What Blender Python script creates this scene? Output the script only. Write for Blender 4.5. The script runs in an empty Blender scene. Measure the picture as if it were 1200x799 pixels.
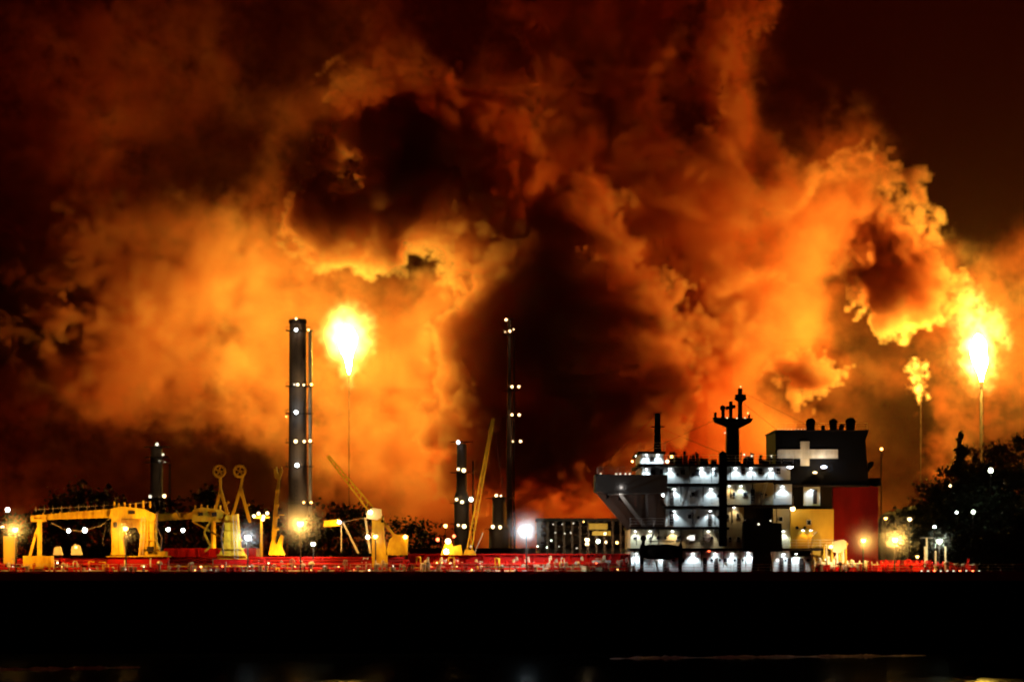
import bpy, bmesh, math, random
import numpy as np
from mathutils import Vector, Matrix
R = math.radians
rng = random.Random(7)
S = bpy.context.scene
COL = S.collection

# ---------------------------------------------------------------- camera, sky, exposure
CAM_H, HOR, FPX = 10.8, 657.0, 4000.0
cam_d = bpy.data.cameras.new('camera')
cam = bpy.data.objects.new('camera', cam_d); COL.objects.link(cam)
cam.location = (0, 0, CAM_H); cam.rotation_euler = (R(90), 0, 0)
cam_d.sensor_width = 36; cam_d.lens = 36 * FPX / 1200
cam_d.shift_y = (HOR - 399.5) / 1200
cam_d.dof.use_dof = True; cam_d.dof.focus_distance = 150; cam_d.dof.aperture_fstop = 1.2   # long lens focused a little short
cam_d.clip_start = 1; cam_d.clip_end = 20000
S.camera = cam
W = bpy.data.worlds.new('World'); S.world = W; W.use_nodes = True
nt = W.node_tree; nt.nodes.clear()
sky = nt.nodes.new('ShaderNodeTexSky'); sky.sky_type = 'NISHITA'; sky.sun_disc = False
sky.sun_elevation = R(-6); sky.sun_rotation = R(200)
b1 = nt.nodes.new('ShaderNodeBackground'); b1.inputs[1].default_value = 0.0006
nt.links.new(sky.outputs[0], b1.inputs[0])
b2 = nt.nodes.new('ShaderNodeBackground')          # night air glowing dull red over the plant
b2.inputs[0].default_value = (1.0, 0.05, 0.015, 1); b2.inputs[1].default_value = 0.010
ad = nt.nodes.new('ShaderNodeAddShader'); wo = nt.nodes.new('ShaderNodeOutputWorld')
nt.links.new(b1.outputs[0], ad.inputs[0]); nt.links.new(b2.outputs[0], ad.inputs[1]); nt.links.new(ad.outputs[0], wo.inputs[0])
vs = S.view_settings
vs.view_transform = 'Standard'; vs.look = 'None'; vs.gamma = 1; vs.exposure = 0; vs.use_curve_mapping = False
S.display_settings.display_device = 'sRGB'
cy = S.cycles
cy.use_denoising = True
try: cy.denoiser = 'OPENIMAGEDENOISE'
except Exception: pass
cy.use_adaptive_sampling = True; cy.adaptive_threshold = 0.03
cy.max_bounces = 5; cy.diffuse_bounces = 2; cy.glossy_bounces = 2; cy.transparent_max_bounces = 8; cy.volume_bounces = 1
cy.sample_clamp_indirect = 3.0; cy.sample_clamp_direct = 0.0
cy.volume_step_rate = 1.0; cy.volume_max_steps = 256
cy.caustics_reflective = False; cy.caustics_refractive = False
cy.use_light_tree = True
cy.blur_glossy = 1.0

# ---------------------------------------------------------------- helpers
def P(px, py, Y):
    """a picture position at distance Y"""
    return Vector(((px - 600) / FPX * Y, Y, CAM_H + (HOR - py) / FPX * Y))
# the two big flames, and how thick and how dark the smoke is
FL1 = P(407, 398, 968); FL2 = P(1148, 414, 968); FLAME_K = 820.0; DARK_K = 2.3; RIM_K = 1.9; REDDEN_K = .0155
DECK_K = 0.085; SMOKE_K = 0.09; SMOKE_SC = (.95, .72, .45, 1); SMOKE_AB = (.95, .40, .05, 1)
cy.volume_bounces = 0; cy.volume_step_rate = 4.0; cy.adaptive_threshold = .08; cy.adaptive_min_samples = 12
class MB:
    """collects simple solids into one mesh"""
    def __init__(s): s.v = []; s.f = []
    def add(s, vs, fs):
        n = len(s.v); s.v += [tuple(a) for a in vs]; s.f += [tuple(i + n for i in f) for f in fs]; return s
    def box(s, x0, x1, y0, y1, z0, z1):
        return s.add([(x0,y0,z0),(x1,y0,z0),(x1,y1,z0),(x0,y1,z0),(x0,y0,z1),(x1,y0,z1),(x1,y1,z1),(x0,y1,z1)],
              [(0,3,2,1),(4,5,6,7),(0,1,5,4),(1,2,6,5),(2,3,7,6),(3,0,4,7)])
    def pbox(s, a, b, top, bot, Ya, Yb):
        p = P(a, top, Ya); q = P(b, bot, Ya)
        return s.box(p.x, q.x, Ya, Yb, q.z, p.z)
    def tube(s, p, q, r, r2=None, n=8, caps=True):
        p = Vector(p); q = Vector(q); r2 = r if r2 is None else r2
        d = (q - p).normalized(); u = d.orthogonal().normalized(); w = d.cross(u)
        vs = []
        for c, rr in ((p, r), (q, r2)):
            for k in range(n):
                a = 2 * math.pi * k / n; vs.append(c + u * math.cos(a) * rr + w * math.sin(a) * rr)
        fs = [(k, (k + 1) % n, n + (k + 1) % n, n + k) for k in range(n)]
        if caps: fs += [tuple(range(n - 1, -1, -1)), tuple(range(n, 2 * n))]
        return s.add(vs, fs)
    def path(s, pts, r, n=8):
        for a, b in zip(pts[:-1], pts[1:]): s.tube(a, b, r, r, n)
        return s
    def beam(s, p, q, w, h, w2=None, h2=None):
        """a box girder from p to q: w along depth, h across"""
        p = Vector(p); q = Vector(q); d = (q - p).normalized(); u = Vector((0, 1, 0)); u = (u - d * u.dot(d)).normalized(); v = d.cross(u)
        w2 = w if w2 is None else w2; h2 = h if h2 is None else h2; vs = []
        for c, a, b in ((p, w, h), (q, w2, h2)):
            for i, j in ((-1,-1),(1,-1),(1,1),(-1,1)): vs.append(c + u * i * a / 2 + v * j * b / 2)
        return s.add(vs, [(0,1,2,3),(7,6,5,4),(0,4,5,1),(1,5,6,2),(2,6,7,3),(3,7,4,0)])
    def prism(s, pts, Ya, Yb):
        """outline of (x, z) run from depth Ya to Yb"""
        n = len(pts)
        vs = [(x, Ya, z) for x, z in pts] + [(x, Yb, z) for x, z in pts]
        return s.add(vs, [tuple(range(n)), tuple(range(2 * n - 1, n - 1, -1))] + [(k, n + k, n + (k + 1) % n, (k + 1) % n) for k in range(n)])
    def pprism(s, pts, Ya, Yb):
        return s.prism([(P(a, b, Ya).x, P(a, b, Ya).z) for a, b in pts], Ya, Yb)
    def lathe(s, c, prof, n=12):
        c = Vector(c); m = len(prof); vs = []
        for r, z in prof:
            for k in range(n):
                a = 2 * math.pi * k / n; vs.append((c.x + r * math.cos(a), c.y + r * math.sin(a), c.z + z))
        fs = [(i * n + k, i * n + (k + 1) % n, (i + 1) * n + (k + 1) % n, (i + 1) * n + k) for i in range(m - 1) for k in range(n)]
        fs += [tuple(range(n - 1, -1, -1)), tuple(range((m - 1) * n, m * n))]
        return s.add(vs, fs)
    def ball(s, c, r, n=8, sz=1.0):
        k = 6
        return s.lathe(c, [(max(.02, r * math.sin(math.pi * i / k)), -r * sz * math.cos(math.pi * i / k)) for i in range(k + 1)], n)
    def wheel(s, c, r, t, n=14):
        """ring in the x-z plane"""
        c = Vector(c)
        ps = [c + Vector((math.cos(2 * math.pi * k / n) * r, 0, math.sin(2 * math.pi * k / n) * r)) for k in range(n + 1)]
        s.path(ps, t, 6)
        for k in range(0, n, max(1, n // 4)): s.tube(c, ps[k], t * .6, n=5)
        return s
    def mesh(s, name):
        me = bpy.data.meshes.new(name); me.from_pydata(s.v, [], s.f); me.update(); return me
    def build(s, name, mat, parent=None, smooth=False):
        me = s.mesh(name); me.materials.append(mat)
        if smooth: me.polygons.foreach_set('use_smooth', [True] * len(me.polygons))
        return link(name, me, parent)

def link(name, me, parent=None, loc=None):
    o = bpy.data.objects.new(name, me); COL.objects.link(o)
    if loc is not None: o.location = loc
    if parent is not None:
        o.parent = parent
        o.matrix_parent_inverse = Matrix.Translation(-WLOC.get(parent.name, Vector((0, 0, 0))))
    WLOC[o.name] = Vector(loc) if loc is not None else Vector((0, 0, 0))
    return o
WLOC = {}                                   # where each object stands in the world
def thing(name, loc, label, cat, group=None):
    o = bpy.data.objects.new(name, None); COL.objects.link(o); o.location = loc; WLOC[o.name] = Vector(loc)
    o.empty_display_size = 1
    return tag(o, label, cat, group)
def tag(o, label, cat, group=None, kind=None):
    if label: o['label'] = label
    if cat: o['category'] = cat
    if group: o['group'] = group
    if kind: o['kind'] = kind
    return o

# ---------------------------------------------------------------- materials
def paint(name, col, rough=.5, dirt=.35, scale=1.5, metal=0.0, rust=None, bump=.15, spec=.4):
    m = bpy.data.materials.new(name); m.use_nodes = True; t = m.node_tree; L = t.links.new; N = t.nodes.new
    b = t.nodes['Principled BSDF']; b.inputs['Roughness'].default_value = rough; b.inputs['Specular IOR Level'].default_value = spec; b.inputs['Metallic'].default_value = metal
    tc = N('ShaderNodeTexCoord')
    mp = N('ShaderNodeMapping'); mp.inputs['Scale'].default_value = (1, 1, .35); L(tc.outputs['Object'], mp.inputs[0])
    n1 = N('ShaderNodeTexNoise'); n1.inputs['Scale'].default_value = scale; n1.inputs['Detail'].default_value = 7; n1.inputs['Roughness'].default_value = .65
    L(mp.outputs[0], n1.inputs['Vector'])
    r = N('ShaderNodeValToRGB'); r.color_ramp.elements[0].position = .32; r.color_ramp.elements[1].position = .68
    d = rust if rust else tuple(c * .45 for c in col)
    r.color_ramp.elements[0].color = tuple(a * (1 - dirt) + e * dirt for a, e in zip(col, d)) + (1,)
    r.color_ramp.elements[1].color = tuple(col) + (1,)
    L(n1.outputs['Fac'], r.inputs[0]); L(r.outputs[0], b.inputs['Base Color'])
    n2 = N('ShaderNodeTexNoise'); n2.inputs['Scale'].default_value = scale * 5; n2.inputs['Detail'].default_value = 4; L(tc.outputs['Object'], n2.inputs['Vector'])
    bp = N('ShaderNodeBump'); bp.inputs['Strength'].default_value = bump; bp.inputs['Distance'].default_value = .05
    L(n2.outputs['Fac'], bp.inputs['Height']); L(bp.outputs[0], b.inputs['Normal'])
    return m
def glow(name, col, k, sample='NONE'):
    m = bpy.data.materials.new(name); m.use_nodes = True; t = m.node_tree; t.nodes.clear()
    e = t.nodes.new('ShaderNodeEmission'); e.inputs[0].default_value = tuple(col) + (1,); e.inputs[1].default_value = k
    o = t.nodes.new('ShaderNodeOutputMaterial'); t.links.new(e.outputs[0], o.inputs[0])
    m.cycles.emission_sampling = sample
    return m
WHITE = paint('white_ship_paint', (.74, .76, .75), .45, .3, .8, rust=(.42, .36, .28))
CREAM = paint('cream_paint', (.62, .55, .36), .5, .35, .9, rust=(.35, .22, .1))
OCHRE = paint('ochre_paint', (.68, .46, .05), .5, .3, .8, rust=(.3, .15, .05))
REDP = paint('red_oxide_paint', (.52, .008, .007), .6, .5, .6, rust=(.14, .008, .006), spec=.12)
DECKRED = paint('deck_red_paint', (.36, .010, .008), .6, .5, .5, rust=(.1, .008, .006), spec=.12)
CRANE = paint('crane_yellow_paint', (.68, .47, .02), .55, .7, 1.8, rust=(.36, .12, .01), spec=.2)
BLACK = paint('black_ship_paint', (.006, .006, .0065), .75, .3, .4, rust=(.012, .007, .005), spec=.05)
DARK = paint('dark_steel', (.022, .018, .017), .75, .4, 1.2, rust=(.04, .02, .012), spec=.1)
BROWN = paint('weathered_plating', (.085, .045, .03), .6, .5, .8, rust=(.09, .04, .02))
GREY = paint('grey_steel', (.17, .165, .16), .5, .4, 1.0, rust=(.2, .13, .08))
STEEL = paint('bare_steel', (.42, .36, .28), .4, .4, 1.5, metal=.2, rust=(.25, .14, .07))
EMBLEM = paint('emblem_cream', (.85, .70, .45), .5, .6, 1.2, rust=(.3, .2, .1))
CONC = paint('concrete', (.22, .19, .16), .85, .4, .4)
GLASS = paint('dark_glass', (.02, .022, .025), .12, .1, .5, bump=.02)
COL_SOD, COL_WHT, COL_WARM, COL_GRN = (1, .50, .09), (.74, .92, 1), (1, .72, .36), (.85, 1, .72)
G_SOD = glow('sodium_lamp_glow', (1, .50, .13), 9); G_WHT = glow('white_lamp_glow', (.92, 1, 1), 12)
G_WARM = glow('warm_lamp_glow', (1, .72, .34), 6); G_GRN = glow('green_white_lamp_glow', (.86, 1, .74), 8)
G_BLUE = glow('cool_lamp_glow', (.75, .82, 1), 12); G_RED = glow('red_lamp_glow', (1, .12, .04), 9)
G_DIM = glow('distant_lamp_glow', (1, .85, .62), 1.5); G_PANE = glow('lit_window_glow', (1, .93, .82), 1.6)

def point(parent, loc, col, watt, rad=.25, spot=None, blend=.6, aim=None):
    l = bpy.data.lights.new('lamp_light', 'SPOT' if spot else 'POINT'); l.energy = watt; l.color = col; l.shadow_soft_size = rad
    if spot: l.spot_size = R(spot); l.spot_blend = blend
    o = bpy.data.objects.new('lamp_light', l); COL.objects.link(o); o.location = loc
    if aim is not None: o.rotation_euler = Vector(aim).to_track_quat('-Z', 'Y').to_euler()
    if parent is not None:
        o.parent = parent; o.matrix_parent_inverse = Matrix.Translation(-WLOC.get(parent.name, Vector((0, 0, 0))))
    return o
_ball = {}
def lamp_ball(name, c, r, mat, parent):
    k = (mat.name,)
    if k not in _ball:
        me = MB().ball((0, 0, 0), 1, 10).mesh('lamp_globe'); me.materials.append(mat)
        me.polygons.foreach_set('use_smooth', [True] * len(me.polygons)); _ball[k] = me
    o = link(name, _ball[k], parent, c); o.scale = (r, r, r); return o

# ---------------------------------------------------------------- setting: water, shore, hill
def flat(name, x0, x1, y0, y1, z, mat, nx=1, ny=1):
    vs = [(x0 + (x1 - x0) * i / nx, y0 + (y1 - y0) * j / ny, z) for j in range(ny + 1) for i in range(nx + 1)]
    fs = [(j * (nx + 1) + i, j * (nx + 1) + i + 1, (j + 1) * (nx + 1) + i + 1, (j + 1) * (nx + 1) + i) for j in range(ny) for i in range(nx)]
    return MB().add(vs, fs).build(name, mat)
wm = bpy.data.materials.new('harbour_water'); wm.use_nodes = True; t = wm.node_tree; b = t.nodes['Principled BSDF']
b.inputs['Base Color'].default_value = (.004, .005, .006, 1); b.inputs['Roughness'].default_value = .06; b.inputs['IOR'].default_value = 1.33
tc = t.nodes.new('ShaderNodeTexCoord'); mp = t.nodes.new('ShaderNodeMapping'); mp.inputs['Scale'].default_value = (.5, 1.4, 1)
nz = t.nodes.new('ShaderNodeTexNoise'); nz.inputs['Scale'].default_value = .5; nz.inputs['Detail'].default_value = 5
bp = t.nodes.new('ShaderNodeBump'); bp.inputs['Strength'].default_value = .02; bp.inputs['Distance'].default_value = .01
t.links.new(tc.outputs['Object'], mp.inputs[0]); t.links.new(mp.outputs[0], nz.inputs['Vector']); t.links.new(nz.outputs['Fac'], bp.inputs['Height']); t.links.new(bp.outputs[0], b.inputs['Normal'])
tag(flat('water', -6000, 6000, -2000, 455, 0, wm), None, None, kind='structure')
GROUND = paint('dark_ground', (.05, .04, .035), .9, .4, .05)
tag(flat('ground', -9000, 9000, 455, 15000, 2.2, GROUND), None, None, kind='structure')
q = MB().box(-6000, 6000, 454, 456, -3, 2.6).build('quay_wall', CONC); tag(q, None, None, kind='structure')
def wave_crest(pts, h, label, sd):
    """a low breaking ripple: a rounded ridge with an uneven top"""
    r = random.Random(sd); vs = []; fs = []; n = 260; m = 7
    for i in range(n + 1):
        u = i / n; k = u * (len(pts) - 1); a = min(int(k), len(pts) - 2); f = k - a
        c = pts[a].lerp(pts[a + 1], f); e = math.sin(math.pi * u) ** .35
        hh = h * e * (.35 + .65 * r.random()) * (.55 + .45 * math.sin(u * 37 + sd) * math.sin(u * 13.3)); hh = max(hh, .004)
        for j in range(m):
            s = j / (m - 1) * math.pi; vs.append((c.x, c.y + .16 * math.cos(s) + .06 * math.sin(i * .9), .002 + hh * math.sin(s)))
    for i in range(n):
        for j in range(m - 1): fs.append((i * m + j, i * m + j + 1, (i + 1) * m + j + 1, (i + 1) * m + j))
    o = MB().add(vs, fs).build('wave_crest', FOAM, smooth=True); tag(o, label, 'wave', 'wave crests on the dark water'); return o
FOAM = paint('wet_foam', (.8, .8, .8), .3, .2, 6, spec=.6)
def W0(px, py): Y = CAM_H * FPX / (py - HOR); return Vector(((px - 600) / FPX * Y, Y, 0))
wave_crest([W0(715, 771.4), W0(760, 770.6), W0(900, 769.4), W0(1000, 768.6), W0(1085, 767.6)], .42, 'long thin pale wave crest on black water below the lit deckhouse', 1)
wave_crest([W0(-30, 784.4), W0(60, 783.2), W0(165, 781.6)], .42, 'short faint wave crest at the lower left corner of the water', 2)

# ---------------------------------------------------------------- the tanker
SHIP = thing('tanker_ship', (-20, 416, 0), 'long black-hulled tanker with red deck and brightly lit white deckhouse', 'ship')
DZ = P(0, 672, 400).z                                # deck level
# hull: plan outline, flared a little, bow far out to the left, stern just right of the picture
def hull():
    vs = []; fs = []
    zs = [-1.5, 0.0, 3.0, 6.0, DZ - .5, DZ - .02]
    out = []
    n = 15
    for z in zs:
        k = (z + 1.5) / (DZ + 1.5); ring = []
        xb = -150 - 6 * k; xs = 66 + 2.5 * k
        for i in range(n): u = i / (n - 1); x = xb + (xs - xb) * u; ring.append((x, 400 + 15.9 * (1 - min(1, (u / .16)) ** .55) * (1 if u < .16 else 0) + (3.5 * ((u - .93) / .07) ** 2 if u > .93 else 0), z))
        back = [(x, 832 - y, z) for x, y, z in reversed(ring)]
        out.append(ring + back)
    m = len(out[0])
    for r_ in out: vs += r_
    for a in range(len(zs) - 1):
        for k in range(m): fs.append((a * m + k, a * m + (k + 1) % m, (a + 1) * m + (k + 1) % m, (a + 1) * m + k))
    fs.append(tuple(range((len(zs) - 1) * m, len(zs) * m)))
    return MB().add(vs, fs).build('hull', BLACK, SHIP)
HULL = hull()
MB().box(-126, 60, 399.82, 400.0, DZ - .8, DZ - .06).build('red_light_band', DECKRED, HULL)  # red band painted on for the red deck light along the hull top
for z in (3.2, 6.1): MB().box(-120, 60, 399.86, 400.02, z, z + .18).build('rubbing_strake', BLACK, HULL)
for x in np.arange(-118, 58, 9.0): MB().box(x, x + .07, 399.9, 400.02, .3, DZ - .3).build('plate_seam', BLACK, HULL)
MB().box(-128, 60, 400.6, 431, DZ, DZ + .05).build('deck', DECKRED, SHIP)
MB().box(-128, 61, 400.05, 400.3, DZ - .05, DZ + .28).build('gunwale_bar', DECKRED, SHIP)
# raised red trunk and its ribs
def slab(a, b, top, bot, Ya, Yb, name, mat, par=None): return MB().pbox(a, b, top, bot, Ya, Yb).build(name, mat, par or SHIP)
TR = slab(478, 737, 650, 671.6, 408, 424, 'raised_trunk', REDP)
for k, px in enumerate(range(486, 736, 20)): slab(px, px + 1.4, 651, 671.5, 407.72, 408.02, 'stiffener', REDP, TR)
MB().pbox(478, 738, 648.6, 650, 407.6, 424.3).build('coping', REDP, TR)
TL = slab(-260, 470, 653.5, 671.6, 411, 424, 'raised_trunk', REDP)
for k, px in enumerate(range(-20, 466, 24)): slab(px, px + 1.6, 656, 671.5, 410.72, 411.02, 'stiffener', DECKRED, TL)
T2 = slab(192, 300, 642, 655.6, 413, 422, 'pump_house', REDP)
for px in range(196, 298, 12): slab(px, px + 1.2, 643, 655.4, 412.75, 413.02, 'stiffener', REDP, T2)
# deck pipelines
for (py, Y, r, a, b, mt) in ((666.2, 404.0, .16, -200, 735, REDP), (661.0, 405.2, .2, -200, 735, REDP), (657.2, 406.4, .22, -200, 480, DECKRED),
                             (669.0, 402.6, .11, -200, 735, STEEL), (663.6, 403.2, .09, 150, 310, CRANE), (653.5, 406.8, .15, 190, 474, REDP), (664.2, 403.4, .08, 560, 735, STEEL)):
    p = P(a, py, Y); e = P(b, py, Y); pip = MB().tube(p, e, r, n=10).build('pipeline', mt, SHIP, True)
    for x in np.arange(p.x + rng.random() * 3, e.x, 6.3):
        MB().tube((x, Y, p.z), (x + .14, Y, p.z), r * 1.5, n=10).build('flange', mt, pip)
        MB().box(x + 1.2, x + 1.36, Y - .1, Y + .1, DZ + .05, p.z - r * .6).build('support', DARK, pip)
# near-side guard rail in welded lengths
def rail(p, q, h=1.05, step=1.5, name='guard_rail', mat=STEEL, par=None, r=.028):
    p = Vector(p); q = Vector(q); m = MB(); L = (q - p).length; n = max(1, round(L / step)); up = Vector((0, 0, h))
    for i in range(n + 1): c = p.lerp(q, i / n); m.tube(c, c + up, r, n=5)
    for k in (.36, .68, 1): m.tube(p + up * k, q + up * k, r * .9, n=5)
    return m.build(name, mat, par or SHIP)
for x in np.arange(-64, 58, 9.0): rail((x, 400.5, DZ + .05), (x + 8.7, 400.5, DZ + .05))
# small fittings standing along the deck: three kinds sharing meshes
def proto(name, mb, mat): me = mb.mesh(name); me.materials.append(mat); return me
m = MB().tube((0, 0, 0), (0, 0, .75), .07, n=6); m.wheel((0, -.1, .8), .24, .045, 10)
V1 = proto('valve', m, STEEL); V1r = V1.copy(); V1r.materials.clear(); V1r.materials.append(REDP)
V2 = proto('vent', MB().lathe((0, 0, 0), [(.12, 0), (.12, .7), (.3, .72), (.32, .85), (.2, 1.0), (.05, 1.05)], 10), STEEL)
V3 = proto('bollard', MB().lathe((-.3, 0, 0), [(.3, 0), (.18, .08), (.17, .55), (.24, .6), (.22, .68)], 10).lathe((.3, 0, 0), [(.3, 0), (.18, .08), (.17, .55), (.24, .6), (.22, .68)], 10), STEEL)
V4 = proto('deck_box', MB().box(-.35, .35, -.25, .25, 0, .55).box(-.38, .38, -.28, .28, .55, .6), CREAM)
V4r = V4.copy(); V4r.materials.clear(); V4r.materials.append(REDP)
V5 = proto('fairlead', MB().box(-.5, .5, -.2, .2, 0, .12).tube((-.35, 0, .1), (-.35, 0, .55), .13, n=8).tube((.35, 0, .1), (.35, 0, .55), .13, n=8), DECKRED)
for i in range(230):
    x = -61 + 76 * (i + rng.random()) / 230
    k = rng.choice((0, 0, 0, 1, 2, 3, 3, 4)); me, nm = ((V1, 'valve'), (V2, 'vent'), (V3, 'bollard'), (V4, 'deck_box'), (V5, 'fairlead'))[k]
    Y = rng.choice((401.2, 401.8, 402.2, 404.6, 405.8)); o = link(nm, {0: rng.choice((V1, V1r, V1r)), 3: rng.choice((V4, V4r, V4r, V4r))}.get(k, me), SHIP, (x, Y, DZ + .05)); o.rotation_euler.z = rng.random() * 6
    s = .7 + .6 * rng.random(); o.scale = (s, s, s * (.8 + .5 * rng.random()))
for i in range(34):                                       # manifold risers in front of the trunk
    px = 500 + 235 * (i + rng.random()) / 34; p = P(px, 671, 406.6); h = .7 + 1.3 * rng.random(); m = MB()
    m.tube(p, p + Vector((0, 0, h)), .1, n=7); m.path([p + Vector((0, 0, h)), p + Vector((.15, -.4, h + .1)), p + Vector((.2, -1.0, h - .3))], .09, 7)
    m.build('manifold_pipe', (STEEL, REDP, CREAM)[i % 3], SHIP, True)
for (a, b) in (((517, 668), (521, 655)), ((531, 668), (535, 655)), ((423, 667), (429, 653)), ((436, 670), (440, 658)), ((619, 664), (617, 652))):
    m = MB(); p = P(*a, 406); q = P(*b, 406.4)
    for dy in (-.25, .25): m.tube(p + Vector((dy, 0, 0)), q + Vector((dy, 0, 0)), .05, n=5)
    for k in range(7): c = p.lerp(q, (k + .5) / 7); m.tube(c + Vector((-.25, 0, 0)), c + Vector((.25, 0, 0)), .035, n=4)
    m.build('ladder', WHITE, SHIP)
for (px, w, h, mt) in ((705, 2.2, 1.6, WHITE), (690, .9, 1.3, CREAM), (672, 1.2, .9, CREAM), (346, 2.0, .8, WHITE), (20, 1.6, .9, CREAM), (455, 1.6, 1.1, REDP), (560, 1.2, .8, DECKRED)):
    p = P(px, 671.8, 405.2); m = MB().box(p.x - w / 2, p.x + w / 2, 405.2, 406.2, DZ + .05, DZ + h); o = m.build('locker', mt, SHIP)
    MB().box(p.x - w * .32, p.x - w * .05, 405.17, 405.21, DZ + .15, DZ + h - .12).build('door', mt, o)
    MB().box(p.x + w * .05, p.x + w * .32, 405.17, 405.21, DZ + .15, DZ + h - .12).build('door', mt, o)

# deck lamps on posts
def deck_lamp(px, py, Y, watt, kind, r=.42, post=True, aimdown=False, heads=1, par=None):
    c = P(px, py, Y); g, cl = {'s': (G_SOD, COL_SOD), 'w': (G_WHT, COL_WHT), 'y': (G_WARM, COL_WARM), 'g': (G_GRN, COL_GRN)}[kind]
    m = MB()
    if post: m.tube((c.x, c.y + .5, DZ), (c.x, c.y + .5, c.z + .2), .09, .06, 8)
    m.tube((c.x, c.y + .5, c.z + .15), (c.x, c.y + .05, c.z + .25), .06, n=6)
    m.lathe((c.x, c.y, c.z + r * .55), [(r * 1.15, 0), (r * 1.05, r * .4), (r * .3, r * .6)], 10)
    o = m.build('floodlight', DARK, par or SHIP)
    lamp_ball('lens', c, r, g, o)
    point(o, (c.x, c.y - r - .35, c.z - .15), cl, watt, .3)
    return o
for a in ((18, 620, 401.6, 2600, 's', .34), (147, 619, 401.2, 2000, 's', .32), (290, 629, 402.4, 800, 'w', .30), (352, 613, 401.6, 3600, 's', .42),
          (440, 628, 401.6, 700, 's', .28), (617, 621, 402.4, 2200, 'w', .40), (688, 632, 416, 500, 'y', .28), (1012, 633, 403, 900, 's', .3), (1049, 632, 402, 2400, 's', .38),
          (367, 637, 406, 400, 'g', .28), (1075, 652, 404, 160, 's', .18), (1101, 634, 406, 600, 'g', .3), (1066, 608, 422, 260, 'y', .26), (1038, 607, 424, 160, 's', .2)):
    deck_lamp(*a)
# white cluster of floodlights on one post
c = P(306, 606, 408); FC = MB().tube((c.x, 408.3, DZ), (c.x, 408.3, c.z + .3), .2, .14, 8).box(c.x - 1.0, c.x + 1.0, 408.1, 408.5, c.z - .1, c.z + .1).build('floodlight', CRANE, SHIP)
for dx, dz in ((-.85, .15), (-.3, .45), (.3, .1), (.75, .5), (.2, -.25)): lamp_ball('lens', (c.x + dx, 407.9, c.z + dz), .2, G_WARM, FC)
point(FC, (c.x, 407, c.z), COL_WARM, 400, .4)

# ---- deck cranes
def crane_lamp(par, px, py, Y, r=.3, g=None): return lamp_ball('lamp', P(px, py, Y), r, g or G_WARM, par)
Yc = 404.0
# crane lying in its rest, far left
m = MB()
m.pprism([(129, 650), (133, 640), (129, 622), (131, 606), (142, 604), (143, 630), (146, 650)], 403.4, 405.2)
m.pprism([(162, 650), (164, 632), (166, 606), (182, 604), (182, 634), (187, 645), (194, 646), (194, 652), (162, 652)], 403.2, 405.6)
MB().pbox(126, 196, 652.2, 671.6, 403, 406).build('crane_base', REDP, SHIP); MB().pbox(124, 198, 651.2, 652.2, 402.8, 406.2).build('crane_base', CRANE, SHIP)
m.pprism([(143, 606), (166, 606), (166, 630), (160, 618), (150, 618), (143, 632)], 403.8, 405)
C1 = m.build('deck_crane', CRANE, SHIP); C1['label'] = 'crane lowered into its rest at the left end of the deck'
MB().pprism([(128, 607), (130, 596), (141, 593), (168, 596), (183, 603), (183, 608)], 403.0, 405.6).build('machinery_house', CRANE, C1)
MB().beam(P(38, 606.5, Yc), P(134, 601, Yc), .7, .55, 1.0, 1.05).build('boom', CRANE, C1)
m = MB()
for k in range(9): c = P(42 + k * 10, 601 - k * .45, Yc - .3); m.tube(c, c + Vector((0, 0, .8)), .03, n=4)
m.tube(P(40, 597, Yc - .3), P(132, 591.5, Yc - .3), .03, n=4); m.build('boom_rail', STEEL, C1)
for px in (134, 139, 146, 152, 159, 168, 176): c = P(px, 595, 403.4); MB().tube(c, c + Vector((0, 0, .5 + .5 * rng.random())), .12, n=6).build('sheave', CRANE, C1)
m = MB().beam(P(46.5, 608, Yc), P(46.5, 652, Yc), .5, .5).beam(P(42, 626, Yc), P(35, 652, Yc), .35, .3).beam(P(45, 618, Yc), P(41, 628, Yc), .35, .3)
m.pbox(27, 60, 651, 664, 402.8, 405.2).pbox(22, 50, 664.2, 666.2, 402.4, 405.6); RST = m.build('crane_rest', CRANE, SHIP)
MB().pprism([(36, 611), (36, 604), (39, 604), (40, 608), (50, 608), (51, 603), (54, 603), (53, 611)], 403.4, 404.6).build('cradle', CRANE, RST)
for k in range(8): a_ = P(50 + k * 10, 604.8 - k * .6, 403.45); MB().box(a_.x, a_.x + .08, 403.42, 403.5, a_.z - .42 - k * .012, a_.z + .42).build('boom_rib', CRANE, C1)
for (a_, b_, t0, t1) in ((133, 137, 612, 618), (150, 158, 598, 602), (172, 180, 640, 646)): MB().pbox(a_, b_, t0, t1, 402.9, 403.3).build('hatch', DARK, C1)
m = MB(); a_ = P(165.5, 650, 403.0); b2_ = P(168, 606, 403.0)
for d_ in (-.2, .2): m.tube(a_ + Vector((d_, 0, 0)), b2_ + Vector((d_, 0, 0)), .04, n=4)
for k in range(14): c_ = a_.lerp(b2_, k / 13); m.tube(c_ - Vector((.2, 0, 0)), c_ + Vector((.2, 0, 0)), .03, n=4)
m.build('ladder', STEEL, C1)
MB().tube(P(136, 592, 403.6), P(176, 588, 403.6), .05, n=5).build('top_rail', STEEL, C1)
for px in (131.5, 140, 166.5, 173, 180): MB().beam(P(px, 648, 403.1), P(px, 610, 403.1), .14, .12).build('rib', CRANE, C1)
for py in (612, 622, 632, 642): MB().pbox(163.5, 184, py, py + 1.1, 402.95, 403.3).build('rib', CRANE, C1)
MB().path([P(188, 646, 402.8), P(190, 630, 402.8), P(184, 618, 402.8), P(184, 600, 402.8)], .1, 6).build('hose', BROWN, C1)
MB().path([P(60, 612, 403.6), P(75, 620, 403.6), P(95, 622, 403.6), P(118, 616, 403.6), P(130, 606, 403.6)], .035, 5).build('cable', STEEL, C1)
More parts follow.
